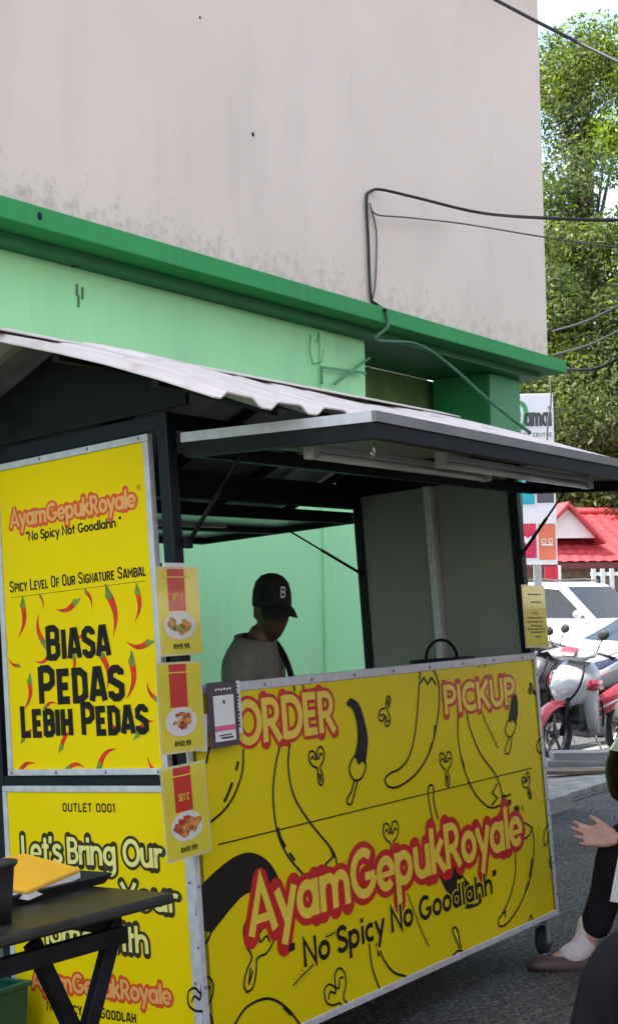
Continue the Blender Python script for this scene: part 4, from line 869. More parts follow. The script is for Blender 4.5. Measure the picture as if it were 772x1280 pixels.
for z0, z1, w_ in ((0,.30,.15),): 
    vs = [(-.17*s, -.14*s, z0) if 0 else (x*s, y*s, z) for z, s in ((0,.86),(.33,1),(.33,.95),(.02,.82)) for x, y in ((-.17,-.14),(.17,-.14),(.17,.14),(-.17,.14))]
    m.add(vs, [(i*4+k, i*4+(k+1)%4, (i+1)*4+(k+1)%4, (i+1)*4+k) for i in range(3) for k in range(4)]+[(3,2,1,0),(12,13,14,15)])
m.build('tub', gp, bn); m = MB(); m.box((-.18,-.15,.331), (.18,-.135,.345)); m.box((-.18,.135,.331), (.18,.15,.345)); m.box((-.18,-.1349,.331), (-.165,.1349,.345)); m.box((.165,-.1349,.331), (.18,.1349,.345)); m.build('rim', gp, bn, bevel=.003)
p = MB(); vs = []; 
for i in range(9):
    for j in range(7): vs.append((-.11+.20*i/8, -.10+.20*j/6, .350+.018*math.sin(i*1.3+j)+.014*math.cos(j*1.7-i*.6)))
p.add(vs, [(i*7+j, (i+1)*7+j, (i+1)*7+j+1, i*7+j+1) for i in range(8) for j in range(6)])
o = p.build('cleaning_cloth', mat('dusty_red_cloth', (.34,.10,.10), .9, bump=.3), smooth=True); k_ = o.modifiers.new('t', 'SOLIDIFY'); k_.thickness = .012; o.matrix_world = CART @ Matrix.Translation((BX-.06, BY, .012)); tag(o, 'dusty red cloth laid over the dark green bin', 'cloth')
# ------------------------------------------------------------------ motorcycles (forward +x, z up)
def motorbike(label, M, shell, accent, seatm, stripe):
    t = empty('motorcycle', label, 'motorcycle', M=M, group='motorcycles parked beside the shop')
    XF, XR, RW_ = .62, -.62, .285
    F2 = Vector((XF, 0, RW_))
    def wheel(x):
        Mx = Matrix.Translation((x, 0, RW_)) @ Matrix.Rotation(RAD(90), 4, 'X')
        m = MB(); m.tube([Mx @ Vector((.245*math.cos(a), .245*math.sin(a), 0)) for a in np.linspace(0, 2*math.pi, 33)], .042, 10, False); w_ = m.build('wheel', rubber, t, smooth=True)
        m = MB(); m.lathe([(.205,-.014),(.222,-.018),(.222,.018),(.205,.014),(.205,-.014)], 32, Mx); m.lathe([(0,-.035),(.035,-.035),(.035,.035),(0,.035)], 16, Mx)
        for k in range(5):
            a = 2*math.pi*k/5+.3; m.bar(Mx @ Vector((.03*math.cos(a), .03*math.sin(a), 0)), Mx @ Vector((.21*math.cos(a), .21*math.sin(a), 0)), .016, .022)
        m.build('rim', mat('cast_rim', (.10,.10,.11), .4, .6), w_)
        m = MB(); m.lathe([(.055,.03),(.11,.03),(.11,.034),(.055,.034)], 24, Mx); m.build('brake_disc', steel, w_)
    wheel(XF); wheel(XR)
    m = MB()
    for y in (-.075, .075): m.tube([(XF, y, RW_), (XF-.05, y, .44), (XF-.11, y*.9, .66)], [.022,.024,.026], 10)
    m.build('fork', black, t, smooth=True)
    m = MB(); vs = []                                  # front mudguard hugging the tyre
    for i in range(15):
        a = RAD(150-i*9.5); r = .315
        for k in range(7): b = (k-3)/3; vs.append((XF+(r-.020*b*b)*math.cos(a), .078*b*(1-.25*abs(i-7)/7), RW_+(r-.045*b*b)*math.sin(a)))
    m.add(vs, [(i*7+k, i*7+k+1, (i+1)*7+k+1, (i+1)*7+k) for i in range(14) for k in range(6)]); fg = m.build('front_mudguard', accent, t, smooth=True); k_ = fg.modifiers.new('t', 'SOLIDIFY'); k_.thickness = .006
    m = MB(); vs = []
    def sheet(m, rows, thick=None):
        n_ = len(rows[0]); o_ = []
        for r in rows: o_ += list(r)
        m.add(o_, [(i*n_+k, i*n_+k+1, (i+1)*n_+k+1, (i+1)*n_+k) for i in range(len(rows)-1) for k in range(n_-1)])
    # front cowl: a wedge with a pointed lower lip, both cheeks
    rows = []
    for z, xf, hw, sw in ((.50,.50,.05,.36),(.56,.56,.10,.34),(.64,.565,.155,.30),(.72,.53,.185,.27),(.80,.47,.19,.24),(.88,.395,.165,.215),(.945,.32,.115,.20)):
        rows.append([(xf-(xf-sw)*abs(b)**2.4, 1.28*hw*math.copysign(abs(b)**.8, b), z+.02*(1-abs(b))) for b in np.linspace(-1, 1, 15)])
    m = MB(); sheet(m, rows); c_ = m.build('front_cowl', shell, t, smooth=True); k_ = c_.modifiers.new('t', 'SOLIDIFY'); k_.thickness = .008
    m = MB()
    for s_ in (-1, 1): m.tube(spline([(.525,s_*.085,.60),(.52,s_*.165,.70),(.465,s_*.185,.82),(.38,s_*.15,.92)], 5), .010, 6)
    m.build('cowl_stripe', stripe, c_, smooth=True)
    m = MB()
    for s_ in (-1, 1): sheet(m, [[(.585,s_*.015,.645),(.575,s_*.06,.665),(.545,s_*.115,.705)], [(.575,s_*.02,.69),(.56,s_*.07,.71),(.53,s_*.125,.735)]])
    m.build('headlight', mat('lamp_lens', (.35,.36,.38), .08, coat=1), t, smooth=True)
    m = MB()
    sheet(m, [[(.59,-.03,.555),(.60,0,.55),(.59,.03,.555)], [(.565,-.09,.59),(.585,0,.59),(.565,.09,.59)]]); m.build('cowl_lip', accent, c_)
    # leg shields: long blades from the cowl down to the floor
    for s_ in (-1, 1):
        m = MB(); sheet(m, [[(.36,s_*.18,.80),(.31,s_*.22,.80),(.25,s_*.235,.77)], [(.39,s_*.17,.66),(.33,s_*.225,.65),(.26,s_*.245,.63)], [(.34,s_*.14,.50),(.27,s_*.20,.49),(.20,s_*.225,.48)], [(.24,s_*.12,.36),(.17,s_*.165,.35),(.11,s_*.185,.34)], [(.15,s_*.10,.27),(.09,s_*.13,.27),(.03,s_*.14,.27)]]); o = m.build('leg_shield', shell, t, smooth=True); k_ = o.modifiers.new('t', 'SOLIDIFY'); k_.thickness = .008
        m = MB(); sheet(m, [[(.395,s_*.205,.785),(.32,s_*.25,.80),(.22,s_*.252,.79)], [(.39,s_*.2,.70),(.31,s_*.256,.70),(.20,s_*.262,.70)]]); o2 = m.build('shield_cap', accent, o, smooth=True); k_ = o2.modifiers.new('t', 'SOLIDIFY'); k_.thickness = .006
        m = MB(); m.tube(spline([(.22,s_*.245,.60),(.15,s_*.235,.47),(.06,s_*.185,.34)], 6), .010, 6); m.build('shield_stripe', stripe, o, smooth=True)
    m = MB(); m.box((.20,-.11,.36), (.34,.11,.74)); m.build('inner_shield', blackr, t, bevel=.03)
    m = MB(); m.box((.36,-.15,.40), (.44,.15,.56)); m.build('radiator_cover', blackr, t, bevel=.02)
    m = MB(); m.tube([(.30,0,.80),(.18,0,.55),(-.05,0,.47),(-.35,0,.55)], [.06,.07,.08,.09], 10); m.build('spine', blackr, t, smooth=True)
    m = MB(); m.box((-.18,-.10,.22), (.16,.10,.42)); m.tube([(.14,0,.34),(.30,0,.36)], .065, 12); m.build('engine', mat('engine_metal', (.12,.12,.125), .45, .6), t, bevel=.02)
    for s_ in (-1, 1):
        m = MB(); sheet(m, [[(.08,s_*.11,.60),(-.2,s_*.15,.70),(-.5,s_*.14,.76),(-.85,s_*.07,.84)], [(.06,s_*.14,.52),(-.2,s_*.185,.60),(-.5,s_*.175,.66),(-.86,s_*.08,.78)], [(.02,s_*.12,.42),(-.2,s_*.16,.47),(-.5,s_*.15,.55),(-.8,s_*.07,.72)]])
        o = m.build('side_panel', accent, t, smooth=True); k_ = o.modifiers.new('t', 'SOLIDIFY'); k_.thickness = .008
        m = MB(); m.tube([(.05,s_*.137,.49),(-.2,s_*.190,.57),(-.5,s_*.18,.63),(-.82,s_*.08,.76)], .012, 6); m.build('panel_stripe', shell, o, smooth=True)
    m = MB(); vs = []
    for x, w_, z in ((.12,.06,.66),(.02,.11,.71),(-.2,.14,.745),(-.4,.14,.77),(-.6,.12,.82),(-.82,.08,.845)):
        for k in range(9): b = (k-4)/4; vs.append((x, w_*b, z-.045*abs(b)**2.5))
    m.add(vs, [(i*9+k, i*9+k+1, (i+1)*9+k+1, (i+1)*9+k) for i in range(5) for k in range(8)]); o = m.build('saddle', seatm, t, smooth=True); k_ = o.modifiers.new('t', 'SOLIDIFY'); k_.thickness = .05; k_.offset = -1
    m = MB(); m.tube([(-.75,-.06,.86),(-.95,-.06,.90),(-.98,0,.90),(-.95,.06,.90),(-.75,.06,.86)], .012, 8); m.build('grab_rail', steel, t, smooth=True)
    m = MB(); m.tube([(.05,-.13,.25),(-.3,-.16,.28),(-.45,-.17,.33),(-.9,-.18,.42)], [.02,.03,.05,.05], 12); m.build('exhaust', steel, t, smooth=True)
    m = MB(); m.ell((-.88,0,.77), (.03,.07,.04)); m.build('tail_light', mat('red_lens', (.4,.01,.01), .1, coat=1), t, smooth=True)
    m = MB(); m.tube([(-.45,0,.6),(-.80,0,.62),(-.96,0,.42)], [.08,.06,.05], 8); m.build('rear_mudguard', black, t, smooth=True)
    m = MB(); m.tube([(.05,.10,.24),(.02,.22,.02)], .012, 8); m.build('side_stand', steel, t)
    m = MB()                                            # front crash guard rail
    # handlebar with its nacelle, grips, levers, mirrors
    m = MB(); rows = []
    for x, z, w_ in ((.40,.965,.05),(.435,1.0,.13),(.41,1.045,.18),(.34,1.075,.17),(.26,1.07,.12),(.22,1.03,.08)):
        rows.append([(x-.05*abs(b)**2, 1.4*w_*b, z-.028*abs(b)**2) for b in np.linspace(-1, 1, 9)])
    sheet(m, rows); nb = m.build('handlebar_cover', shell, t, smooth=True); k_ = nb.modifiers.new('t', 'SOLIDIFY'); k_.thickness = .02
    m = MB(); rows = [[(x, y*w_, z) for y in (-1, 0, 1)] for x, z, w_ in ((.447,1.008,.06),(.425,1.05,.085),(.35,1.083,.075))]; sheet(m, rows); m.build('cover_centre', accent, nb, smooth=True)
    m = MB(); m.tube([(.22,-.36,1.0),(.30,-.2,1.04),(.32,0,1.03),(.30,.2,1.04),(.22,.36,1.0)], .013, 8); hb = m.build('handlebar', black, t, smooth=True)
    for s_ in (-1, 1):
        m = MB(); m.tube([(.28,s_*.24,1.032),(.215,s_*.37,.998)], .019, 10); m.build('grip', rubber, hb, smooth=True)
        m = MB(); m.tube([(.33,s_*.22,1.035),(.30,s_*.36,1.0)], .006, 6); m.build('brake_lever', steel, hb)
        m = MB(); m.tube([(.29,s_*.22,1.04),(.31,s_*.27,1.13),(.30,s_*.285,1.17)], .006, 6); mr = m.build('mirror_stalk', black, hb, smooth=True)
        m = MB(); m.ell((.30,s_*.295,1.215), (.018,.062,.045), Matrix.Rotation(RAD(18*s_), 3, 'X'), 18, 10); m.build('mirror', blackr, mr, smooth=True)
    m = MB(); m.box((.655,-.08,.50), (.66,.08,.545)) if False else m.box((-.99,-.09,.50), (-.985,.09,.62)); m.build('number_plate', black, t)
    return t
white_gloss = mat('white_gloss_plastic', (.46,.47,.49), .18, var=.02, coat=.6); red_gloss = mat('red_gloss_plastic', (.50,.022,.045), .2, var=.08, coat=.6)
seat_black = mat('black_saddle_vinyl', (.014,.014,.016), .55, bump=.2); navy_vinyl = mat('navy_saddle_cover', (.012,.020,.050), .6, bump=.3)
fw = at(691, 957, 12.4); hd_ = -CR*.66-CF*.75; gB = -.09
def bike_M(front_contact, h): o = np.array(front_contact, float)-h*.62; return frame(o, h) @ Matrix.Rotation(RAD(-4), 4, 'X')
g_ = np.array([fw[0], fw[1], fw[2]])
motorbike('white and red motorcycle facing left beside the kiosk', bike_M(g_, hd_), white_gloss, red_gloss, seat_black, black)
g2 = at(648, 945, 13.6); g2[2] = gz(g2[0], g2[1])+.045
motorbike('dark motorcycle with navy saddle, half hidden behind the white and red one', bike_M(g2, -CR*.80-CF*.60), mat('dark_grey_plastic', (.05,.05,.055), .3, coat=.4), mat('silver_plastic', (.35,.35,.36), .35), navy_vinyl, black)
# a passer-by in dark clothes bending over behind the notice is hidden to the shoulders
# stacked grey boards in front of the wheel
t0_ = at(679, 968, 11.5)
bm = frame((t0_[0], t0_[1], 0), CR)
bz = t0_[2]
grb = mat('grey_weathered_board', (.25,.25,.25), .7, var=.35, vs=5, stretch=(.6,6,6), bump=.3, bs=40)
for i, (y, dz, L_, sx, lab) in enumerate(((0,0,1.5,0,'lowest grey board of the stack by the motorcycle wheel'),(.03,.058,1.45,.04,'middle grey board of the stack by the motorcycle wheel'),(.05,.116,1.3,.10,'top grey board of the stack by the motorcycle wheel'))):
    m = MB(); m.box((sx, y, bz-.0+dz), (sx+L_, y+.22, bz+.056+dz)); m.box((sx+.0, y+.0, bz-.061+dz), (sx+.02, y+.001, bz-.003+dz)) if False else None
    o = m.build('wooden_board', grb, bevel=.004); o.matrix_world = bm; tag(o, lab, 'board', 'grey boards stacked by the motorcycle')
p = at(682, 981, 10.9); m = MB(); m.box((0,0,0), (1.6,.16,.03)); o = m.build('wooden_plank', mat('brown_plank', (.16,.11,.07), .8, var=.3), bevel=.003); o.matrix_world = frame((p[0], p[1], gz(p[0]+.4, p[1]-.3)+.05), CR); tag(o, 'thin brown plank lying on the ground in front of the grey board stack', 'plank')
# bag of white sheeting beside the wheel
# ------------------------------------------------------------------ cars (forward +x)
carpaint = mat('white_car_paint', (.78,.79,.80), .22, var=.01, coat=.8); trimb = mat('car_black_trim', (.015,.015,.016), .5)
def car(label, M, L=4.8, W=1.86, H=1.78, hood=1.08, suv=True):
    t = empty('parked_car', label, 'car', M=M, group='white cars parked across the street')
    hL, hw = L/2, W/2; belt = 1.04 if suv else .92; wr = .38 if suv else .32; fx, rx = hL-.92, -hL+.98
    st = [(-hL,.50,belt-.12,.86),(-hL+.10,.34,belt+.02,.94),(-hL+.5,.26,belt+.03,1),(-.6,.25,belt+.0,1),(.5,.25,belt,1),(hL-1.35,.25,hood,1),(hL-.7,.26,hood-.05,.98),(hL-.22,.30,hood-.16,.92),(hL-.03,.42,hood-.36,.80)]
    b = MB(); n = 16; vs = []
    for x, z0, z1, k in st:
        w_ = hw*k
        for y, z in ((-.80,0),(-.97,.10),(-1,.35),(-.985,.62),(-.94,.88),(-.82,.975),(-.45,1.0),(0,1.005),(.45,1.0),(.82,.975),(.94,.88),(.985,.62),(1,.35),(.97,.10),(.80,0),(0,-.01)): vs.append((x, w_*y, z0+(z1-z0)*z))
    b.add(vs, [(i*n+k, i*n+(k+1)%n, (i+1)*n+(k+1)%n, (i+1)*n+k) for i in range(len(st)-1) for k in range(n)]+[tuple(range(n))[::-1], tuple((len(st)-1)*n+k for k in range(n))])
    body = b.build('body', carpaint, t, smooth=True); sb = body.modifiers.new('s', 'SUBSURF'); sb.levels = 2; sb.render_levels = 2
    roofz = H; wb, wt = hw*.93, hw*.72
    yy = lambda z: wb+(wt-wb)*max(0, min(1, (z-belt)/(roofz-belt)))
    if suv: P = [(-hL+.12,belt-.1),(-hL+.20,belt+.42),(-hL+.42,roofz-.06),(-1.2,roofz),(-.1,roofz),(.30,roofz-.07),(1.22,belt+.0),(1.25,belt-.1)]
    else: P = [(-hL+.5,belt-.08),(-hL+.9,belt+.18),(-1.0,roofz-.05),(-.5,roofz),(.0,roofz-.02),(.25,roofz-.08),(1.15,belt+.0),(1.2,belt-.08)]
    b = MB(); nP = len(P); vs = [(x, -yy(z), z) for x, z in P]+[(x, yy(z), z) for x, z in P]
    b.add(vs, [tuple(range(nP))[::-1], tuple(range(nP, 2*nP))]+[(i, (i+1)%nP, nP+(i+1)%nP, nP+i) for i in range(nP)])
    b.build('cabin', carpaint, t, bevel=.05, smooth=False)
    def pane(name, pts, off=.012):
        for s_ in (-1, 1):
            q = MB(); q.add([(x, s_*(yy(z)+off), z) for x, z in pts], [tuple(range(len(pts)))]); q.build(name, glass, t)
    zt = roofz-.13; zb = belt+.05
    if suv: pane('side_window', [(.98,zb),(.22,zt-.02),(-.18,zt+.01),(-.18,zb)]); pane('side_window', [(-.28,zb),(-.28,zt+.01),(-1.12,zt+.01),(-1.12,zb)]); pane('side_window', [(-1.24,zb+.02),(-1.24,zt),(-hL+.55,zt-.05),(-hL+.40,zb+.05)])
    else: pane('side_window', [(.95,zb),(.2,zt),(-.2,zt+.02),(-.2,zb)]); pane('side_window', [(-.28,zb),(-.28,zt+.02),(-.9,zt),(-1.3,zb)])
    A0, A1 = (P[-3], P[-2]); d = np.array([A1[1]-A0[1], -(A1[0]-A0[0])]); d = d/np.linalg.norm(d); d = d if d[1] > 0 else -d
    q = MB(); a = np.array(A0)*.94+np.array(A1)*.06+d*.012; c = np.array(A0)*.05+np.array(A1)*.95+d*.012
    q.add([(a[0], -yy(a[1])*.92, a[1]), (c[0], -yy(c[1])*.94, c[1]), (c[0], yy(c[1])*.94, c[1]), (a[0], yy(a[1])*.92, a[1])], [(0,1,2,3)]); q.build('windscreen', glass, t)
    for x in (fx, rx):
        for s_ in (-1, 1):
            Mx = Matrix.Translation((x, s_*(hw-.095), wr)) @ Matrix.Rotation(RAD(-90*s_), 4, 'X')
            q = MB(); q.lathe([(0,.045),(wr+.075,.045),(wr+.09,.105),(wr+.055,.109),(0,.104)], 36, Mx); q.build('wheel_arch', trimb, t)
            q = MB(); q.lathe([(wr-.13,.112),(wr-.03,.118),(wr,.10),(wr,.0),(0,0)], 32, Mx); w_ = q.build('wheel', rubber, t, smooth=True)
            q = MB(); q.lathe([(0,.118),(.06,.122),(.065,.115)], 20, Mx); q.lathe([(wr-.15,.114),(wr-.125,.124),(wr-.115,.114)], 32, Mx)
            for k in range(6): a = 2*math.pi*k/6; q.bar(Mx @ Vector((.05*math.cos(a), .05*math.sin(a), .116)), Mx @ Vector(((wr-.13)*math.cos(a), (wr-.13)*math.sin(a), .116)), .05, .012)
            q.build('rim', steel, w_)
    for s_ in (-1, 1):
        q = MB(); q.ell((.92, s_*(hw+.09), belt+.12), (.07,.11,.075)); q.build('door_mirror', carpaint, t, smooth=True)
        q = MB(); q.ell((hL-.16, s_*hw*.70, hood-.24), (.14,.17,.07)); q.build('headlight', mat('car_lens', (.5,.52,.55), .05, coat=1), t, smooth=True)
        q = MB(); q.box((-.55, s_*(hw+.004)-.006, belt-.14), (-.35, s_*(hw+.004)+.006, belt-.11)); q.box((-1.45, s_*(hw+.004)-.006, belt-.14), (-1.25, s_*(hw+.004)+.006, belt-.11)); q.build('door_handle', carpaint, t)
        if suv: q = MB(); q.tube([(-1.9, s_*wt*.92, roofz+.03),(-.2, s_*wt*.92, roofz+.05),(.1, s_*wt*.92, roofz+.01)], .02, 6); q.build('roof_rail', trimb, t)
    q = MB(); q.box((-hL+.6,-hw*.985,.22), (hL-.9,hw*.985,.30)); q.build('sill', trimb, t)
    return t
sp = at(757, 812, 25.0); h1 = CR*.62-CF*.78; rt1 = np.array([h1[1], -h1[0], 0]); o = np.array([sp[0], sp[1], gz(sp[0], sp[1])])-h1*(2.4-.92)-rt1*.9
car('white sport utility vehicle with roof rails facing right in front of the red roofed house', frame(o, h1))
sp = at(757, 850, 17.5); h2 = -CR*.92-CF*.4; o = np.array([sp[0], sp[1], gz(sp[0], sp[1])])-h2*(2.2-.92)
car('white low car facing left, bonnet seen behind the white and red motorcycle', frame(o, h2), 4.4, 1.72, 1.46, .92, False)

# ------------------------------------------------------------------ the tall sign
D_ = 18.0
p0 = at(668, 600, D_); Ms = frame((p0[0], p0[1], gz(p0[0], p0[1])), CR)
ps = empty('pylon_sign', 'tall white signboard with four coloured logo squares, black lettering and green emblem on top', 'sign', M=Ms)
zt, zb = at(668, 492, D_)[2]-Ms[2][3], at(668, 706, D_)[2]-Ms[2][3]; zm1 = at(668, 549, D_)[2]-Ms[2][3]; zm0 = at(668, 580, D_)[2]-Ms[2][3]; hwid = .262
SF = lambda u, v, n: (u, -.061-n, v)
lit = mat('white_sign_face', (.66,.67,.70), .4, var=.03)
MB().box((-hwid, -.06, zb), (hwid, .06, zt)).build('sign_case', lit, ps, bevel=.006)
m = MB(); m.box((-.05, -.04, 0), (.05, .04, zb)); m.build('post', steel, ps)
m = MB(); m.box((-hwid-.02, -.065, zb-.0), (-hwid-.001, .065, zt)); m.build('edge_strip', green, ps)
u = lambda px, py: ((np.array(at(px, py, D_))-np.array([Ms[0][3], Ms[1][3], Ms[2][3]])) @ CR, at(px, py, D_)[2]-Ms[2][3])
q = Ink(SF, .001); put_text(q, 'amai', ROUND, u(655,530)[0], u(688,530)[0], u(672,533)[1], .27, .042); put_text(q, 'TRY CENTRE', NARROW, u(650,545)[0], u(689,545)[0], u(672,546)[1], .05, .010, .05); q.build('sign_lettering', mat('grey_sign_ink', (.05,.05,.055), .5), ps)
q = Ink(SF, .001); e = u(650, 520); q.strip(spline([(e[0]-.10,e[1]-.17),(e[0]+.02,e[1]-.15),(e[0]+.07,e[1]-.0),(e[0]+.04,e[1]+.15),(e[0]-.09,e[1]+.2)], 6), .06); q.fill(spline([(e[0]-.12,e[1]-.1),(e[0]-.02,e[1]-.05),(e[0],e[1]+.06),(e[0]-.1,e[1]+.1)], 4, True)); q.build('green_emblem', mat('emblem_green', (.03,.30,.10), .5), ps)
cols = [('teal_square', (.0,.36,.46), 646, 666, 583, 631), ('charcoal_square', (.075,.07,.08), 669, 690, 583, 629), ('crimson_square', (.52,.02,.07), 647, 668, 655, 698), ('orange_square', (.62,.16,.08), 671, 692, 655, 700)]
for nm, c, x0, x1, y0, y1 in cols:
    a, b_ = u(x0, (y0+y1)/2), u(x1, (y0+y1)/2); z1_, z0_ = u((x0+x1)/2, y0)[1], u((x0+x1)/2, y1)[1]
    a0 = max(a[0], -hwid+.01); b0 = min(b_[0], hwid-.01)
    q = Ink(SF, .001); q.fill([(a0, z0_), (b0, z0_), (b0, z1_), (a0, z1_)]); o = q.build(nm, mat(nm, c, .4), ps)
    cx, cz, w_ = (a0+b0)/2, (z0_+z1_)/2, (b0-a0)
    q = Ink(SF, .0025)
    if nm == 'teal_square': [q.strip(arc(cx+dx*w_, cz, .09*w_, .22*w_, 0, 350, 12), .05*w_) for dx in (-.22, 0, .22)]; q.strip([(cx-.34*w_, cz-.26*w_), (cx+.34*w_, cz-.26*w_)], .05*w_)
    elif nm == 'charcoal_square': q.fill(arc(cx-.06*w_, cz, .28*w_, .30*w_, 0, 350, 20)); q.fill([(cx+.15*w_, cz+.1*w_), (cx+.40*w_, cz), (cx+.15*w_, cz-.14*w_)])
    elif nm == 'crimson_square': q.fill(spline([(cx-.3*w_,cz+.1*w_),(cx-.16*w_,cz+.28*w_),(cx,cz+.14*w_),(cx+.16*w_,cz+.28*w_),(cx+.3*w_,cz+.1*w_),(cx,cz-.22*w_)], 4, True))
    else: [q.strip(arc(cx+dx*w_, cz+.05*w_, .12*w_, .13*w_, 0, 350, 12), .05*w_) for dx in (-.2, .2)]; q.strip([(cx-.34*w_, cz-.18*w_), (cx+.34*w_, cz-.18*w_)], .10*w_)
    q.build('logo_mark', lit, o)

# ------------------------------------------------------------------ red roofed house and what stands behind it
HR = frame((0, 0, 0), CR*.98+CF*.2)
hx = HR.to_3x3() @ Vector((1, 0, 0)); hy = HR.to_3x3() @ Vector((0, 1, 0))
ho = at(655, 704, 33.0); gh = gz(ho[0], ho[1]); Mh = frame((ho[0], ho[1], gh), hx)
hs = empty('red_roofed_house', 'low house with bright red tiled roof and a small white front gable', 'house', M=Mh)
ez_ = ho[2]-gh; rz_ = at(720, 640, 35.5)[2]-gh
tile = mat('red_roof_tile', (.50,.055,.065), .5, var=.18, vs=9, gloss_var=.1)
nx_, ny_ = 260, 40; vs = []
for j in range(ny_+1):
    for i in range(nx_+1):
        x = -.2+9.2*i/nx_; f = j/ny_; stp = (j % 4)/4
        vs.append((x, -.3+2.9*f, ez_+(rz_-ez_)*f+.028*abs(math.sin(x*math.pi/.30))-.035*stp+.012))
m = MB(); m.add(vs, [(j*(nx_+1)+i, j*(nx_+1)+i+1, (j+1)*(nx_+1)+i+1, (j+1)*(nx_+1)+i) for j in range(ny_) for i in range(nx_)]); rf_ = m.build('roof', tile, hs, smooth=False)
m = MB(); m.add([(-.2,2.6,rz_),(9,2.6,rz_),(9,5.6,ez_),(-.2,5.6,ez_)], [(0,1,2,3)]); m.build('rear_roof', tile, hs)
m = MB(); m.tube([(-.22,2.6,rz_+.05),(9,2.6,rz_+.05)], .10, 8); m.build('ridge_tiles', tile, rf_, smooth=True)
gx0, gx1 = .55, 2.05; gp = u2 = None
gb = ez_+.62; gt = rz_-.02
m = MB(); m.prism([(gx0,gb),(gx1,gb),((gx0+gx1)/2,gt)], lambda a, b_, n: (a, .35+n, b_), 0, .1); m.build('gable_wall', whitep, rf_)
m = MB()
for a, b_ in (((gx0-.18,gb-.12),((gx0+gx1)/2,gt+.12)), ((gx1+.18,gb-.12),((gx0+gx1)/2,gt+.12))):
    m.add([(a[0], .1, a[1]), (b_[0], .1, b_[1]), (b_[0], 2.55, b_[1]), (a[0], 2.55, a[1])], [(0,1,2,3)])
go = m.build('gable_roof', tile, rf_); k_ = go.modifiers.new('t', 'SOLIDIFY'); k_.thickness = .07
m = MB(); m.box((.0,.1,0), (9,5.2,ez_-.02)); m.build('wall', mat('brown_house_wall', (.22,.14,.09), .8, var=.3), hs)
m = MB(); m.box((-.2,-.28,ez_-.16), (9,-.24,ez_-.01)); m.build('fascia_board', mat('dark_red_fascia', (.14,.03,.03), .6), hs)
for x in (.9, 3.2):
    o = MB().box((x, .05, .9), (x+1.1, .098, 1.9)).build('window', mat('house_window_glass', (.06,.07,.08), .1), hs)
    MB().box((x-.06, .04, .84), (x, .11, 1.96)).box((x+1.1, .04, .84), (x+1.16, .11, 1.96)).build('window_frame', whitep, o)
fo = at(738, 730, 30.5); Mf = frame((fo[0], fo[1], gz(fo[0], fo[1])), hx)
fe = empty('white_fence', 'white picket fence before the red roofed house', 'fence', M=Mf)
fh = at(738, 711, 30.5)[2]-Mf[2][3]
m = MB(); m.box((0,-.03,fh-.16), (4,.0,fh-.08)); m.box((0,-.03,.3), (4,.0,.4)); m.build('rail', whitep, fe)
for i in range(18): MB().box((i*.22,-.06,.05), (i*.22+.10,-.031,fh)).build('picket', whitep, fe)
po = at(697, 728, 30.0); o = empty('entrance_banner', 'small red and white banner post under the tall sign', 'banner', M=frame((po[0]-.1, po[1], gz(po[0], po[1])), CR))
hb_ = at(697, 708, 30)[2]-gz(po[0], po[1])
MB().box((-.25,-.02,hb_-.35), (.05,.02,hb_)).build('red_flag', mat('red_banner', (.5,.02,.04), .7), o); MB().box((.05,-.03,0), (.11,.03,hb_+.02)).build('pole', whitep, o)
cb = at(762, 640, 58.0); Mc = frame((cb[0]-2, cb[1], gz(cb[0], cb[1])), CR)
cbd = empty('cream_building', 'cream building far behind the red roofed house and the trees', 'building', M=Mc)
ch = at(762, 596, 58)[2]-Mc[2][3]
MB().box((-12,0,0), (14,8,ch)).build('wall', mat('cream_wall', (.55,.47,.38), .8), cbd); MB().box((-12.3,-.3,ch), (14.3,8.3,ch+.3)).build('roof', mat('cream_roof', (.35,.16,.10), .7), cbd)
for x in range(-10, 14, 3):
    for z in (1.2, 4.0):
        if z+1.3 < ch: MB().box((x, -.05, z), (x+1.3, -.004, z+1.3)).build('window', mat('far_window', (.08,.09,.10), .2), cbd)

# ------------------------------------------------------------------ trees
def leafm(name, c, c2): 
    m_ = mat(name, c, .45, vs=1.2, col2=c2, spec=.35)
    b = m_.node_tree.nodes['Principled BSDF']
    tr = m_.node_tree.nodes.new('ShaderNodeBsdfTranslucent'); ms = m_.node_tree.nodes.new('ShaderNodeMixShader'); ms.inputs[0].default_value = .48
    src = b.inputs['Base Color'].links[0].from_socket
    gm = m_.node_tree.nodes.new('ShaderNodeMix'); gm.data_type = 'RGBA'; gm.blend_type = 'MULTIPLY'; gm.inputs[0].default_value = 1; gm.inputs[7].default_value = (1.0, 1.15, .45, 1)
    m_.node_tree.links.new(src, gm.inputs[6]); m_.node_tree.links.new(gm.outputs[2], tr.inputs[0]) ; m_.node_tree.links.new(b.outputs[0], ms.inputs[1]); m_.node_tree.links.new(tr.outputs[0], ms.inputs[2])
    m_.node_tree.links.new(ms.outputs[0], m_.node_tree.nodes['Material Output'].inputs[0]); return m_
leaf_a = leafm('leaf_mid_green', (.10,.135,.042), (.18,.22,.07)); leaf_b = leafm('leaf_dark_green', (.06,.085,.032), (.11,.145,.055)); leaf_c = leafm('leaf_young_yellow_green', (.22,.31,.022), (.32,.40,.04))
bark = mat('bark', (.085,.065,.05), .9, var=.4, vs=8, stretch=(4,4,.6), bump=.6, bs=12)
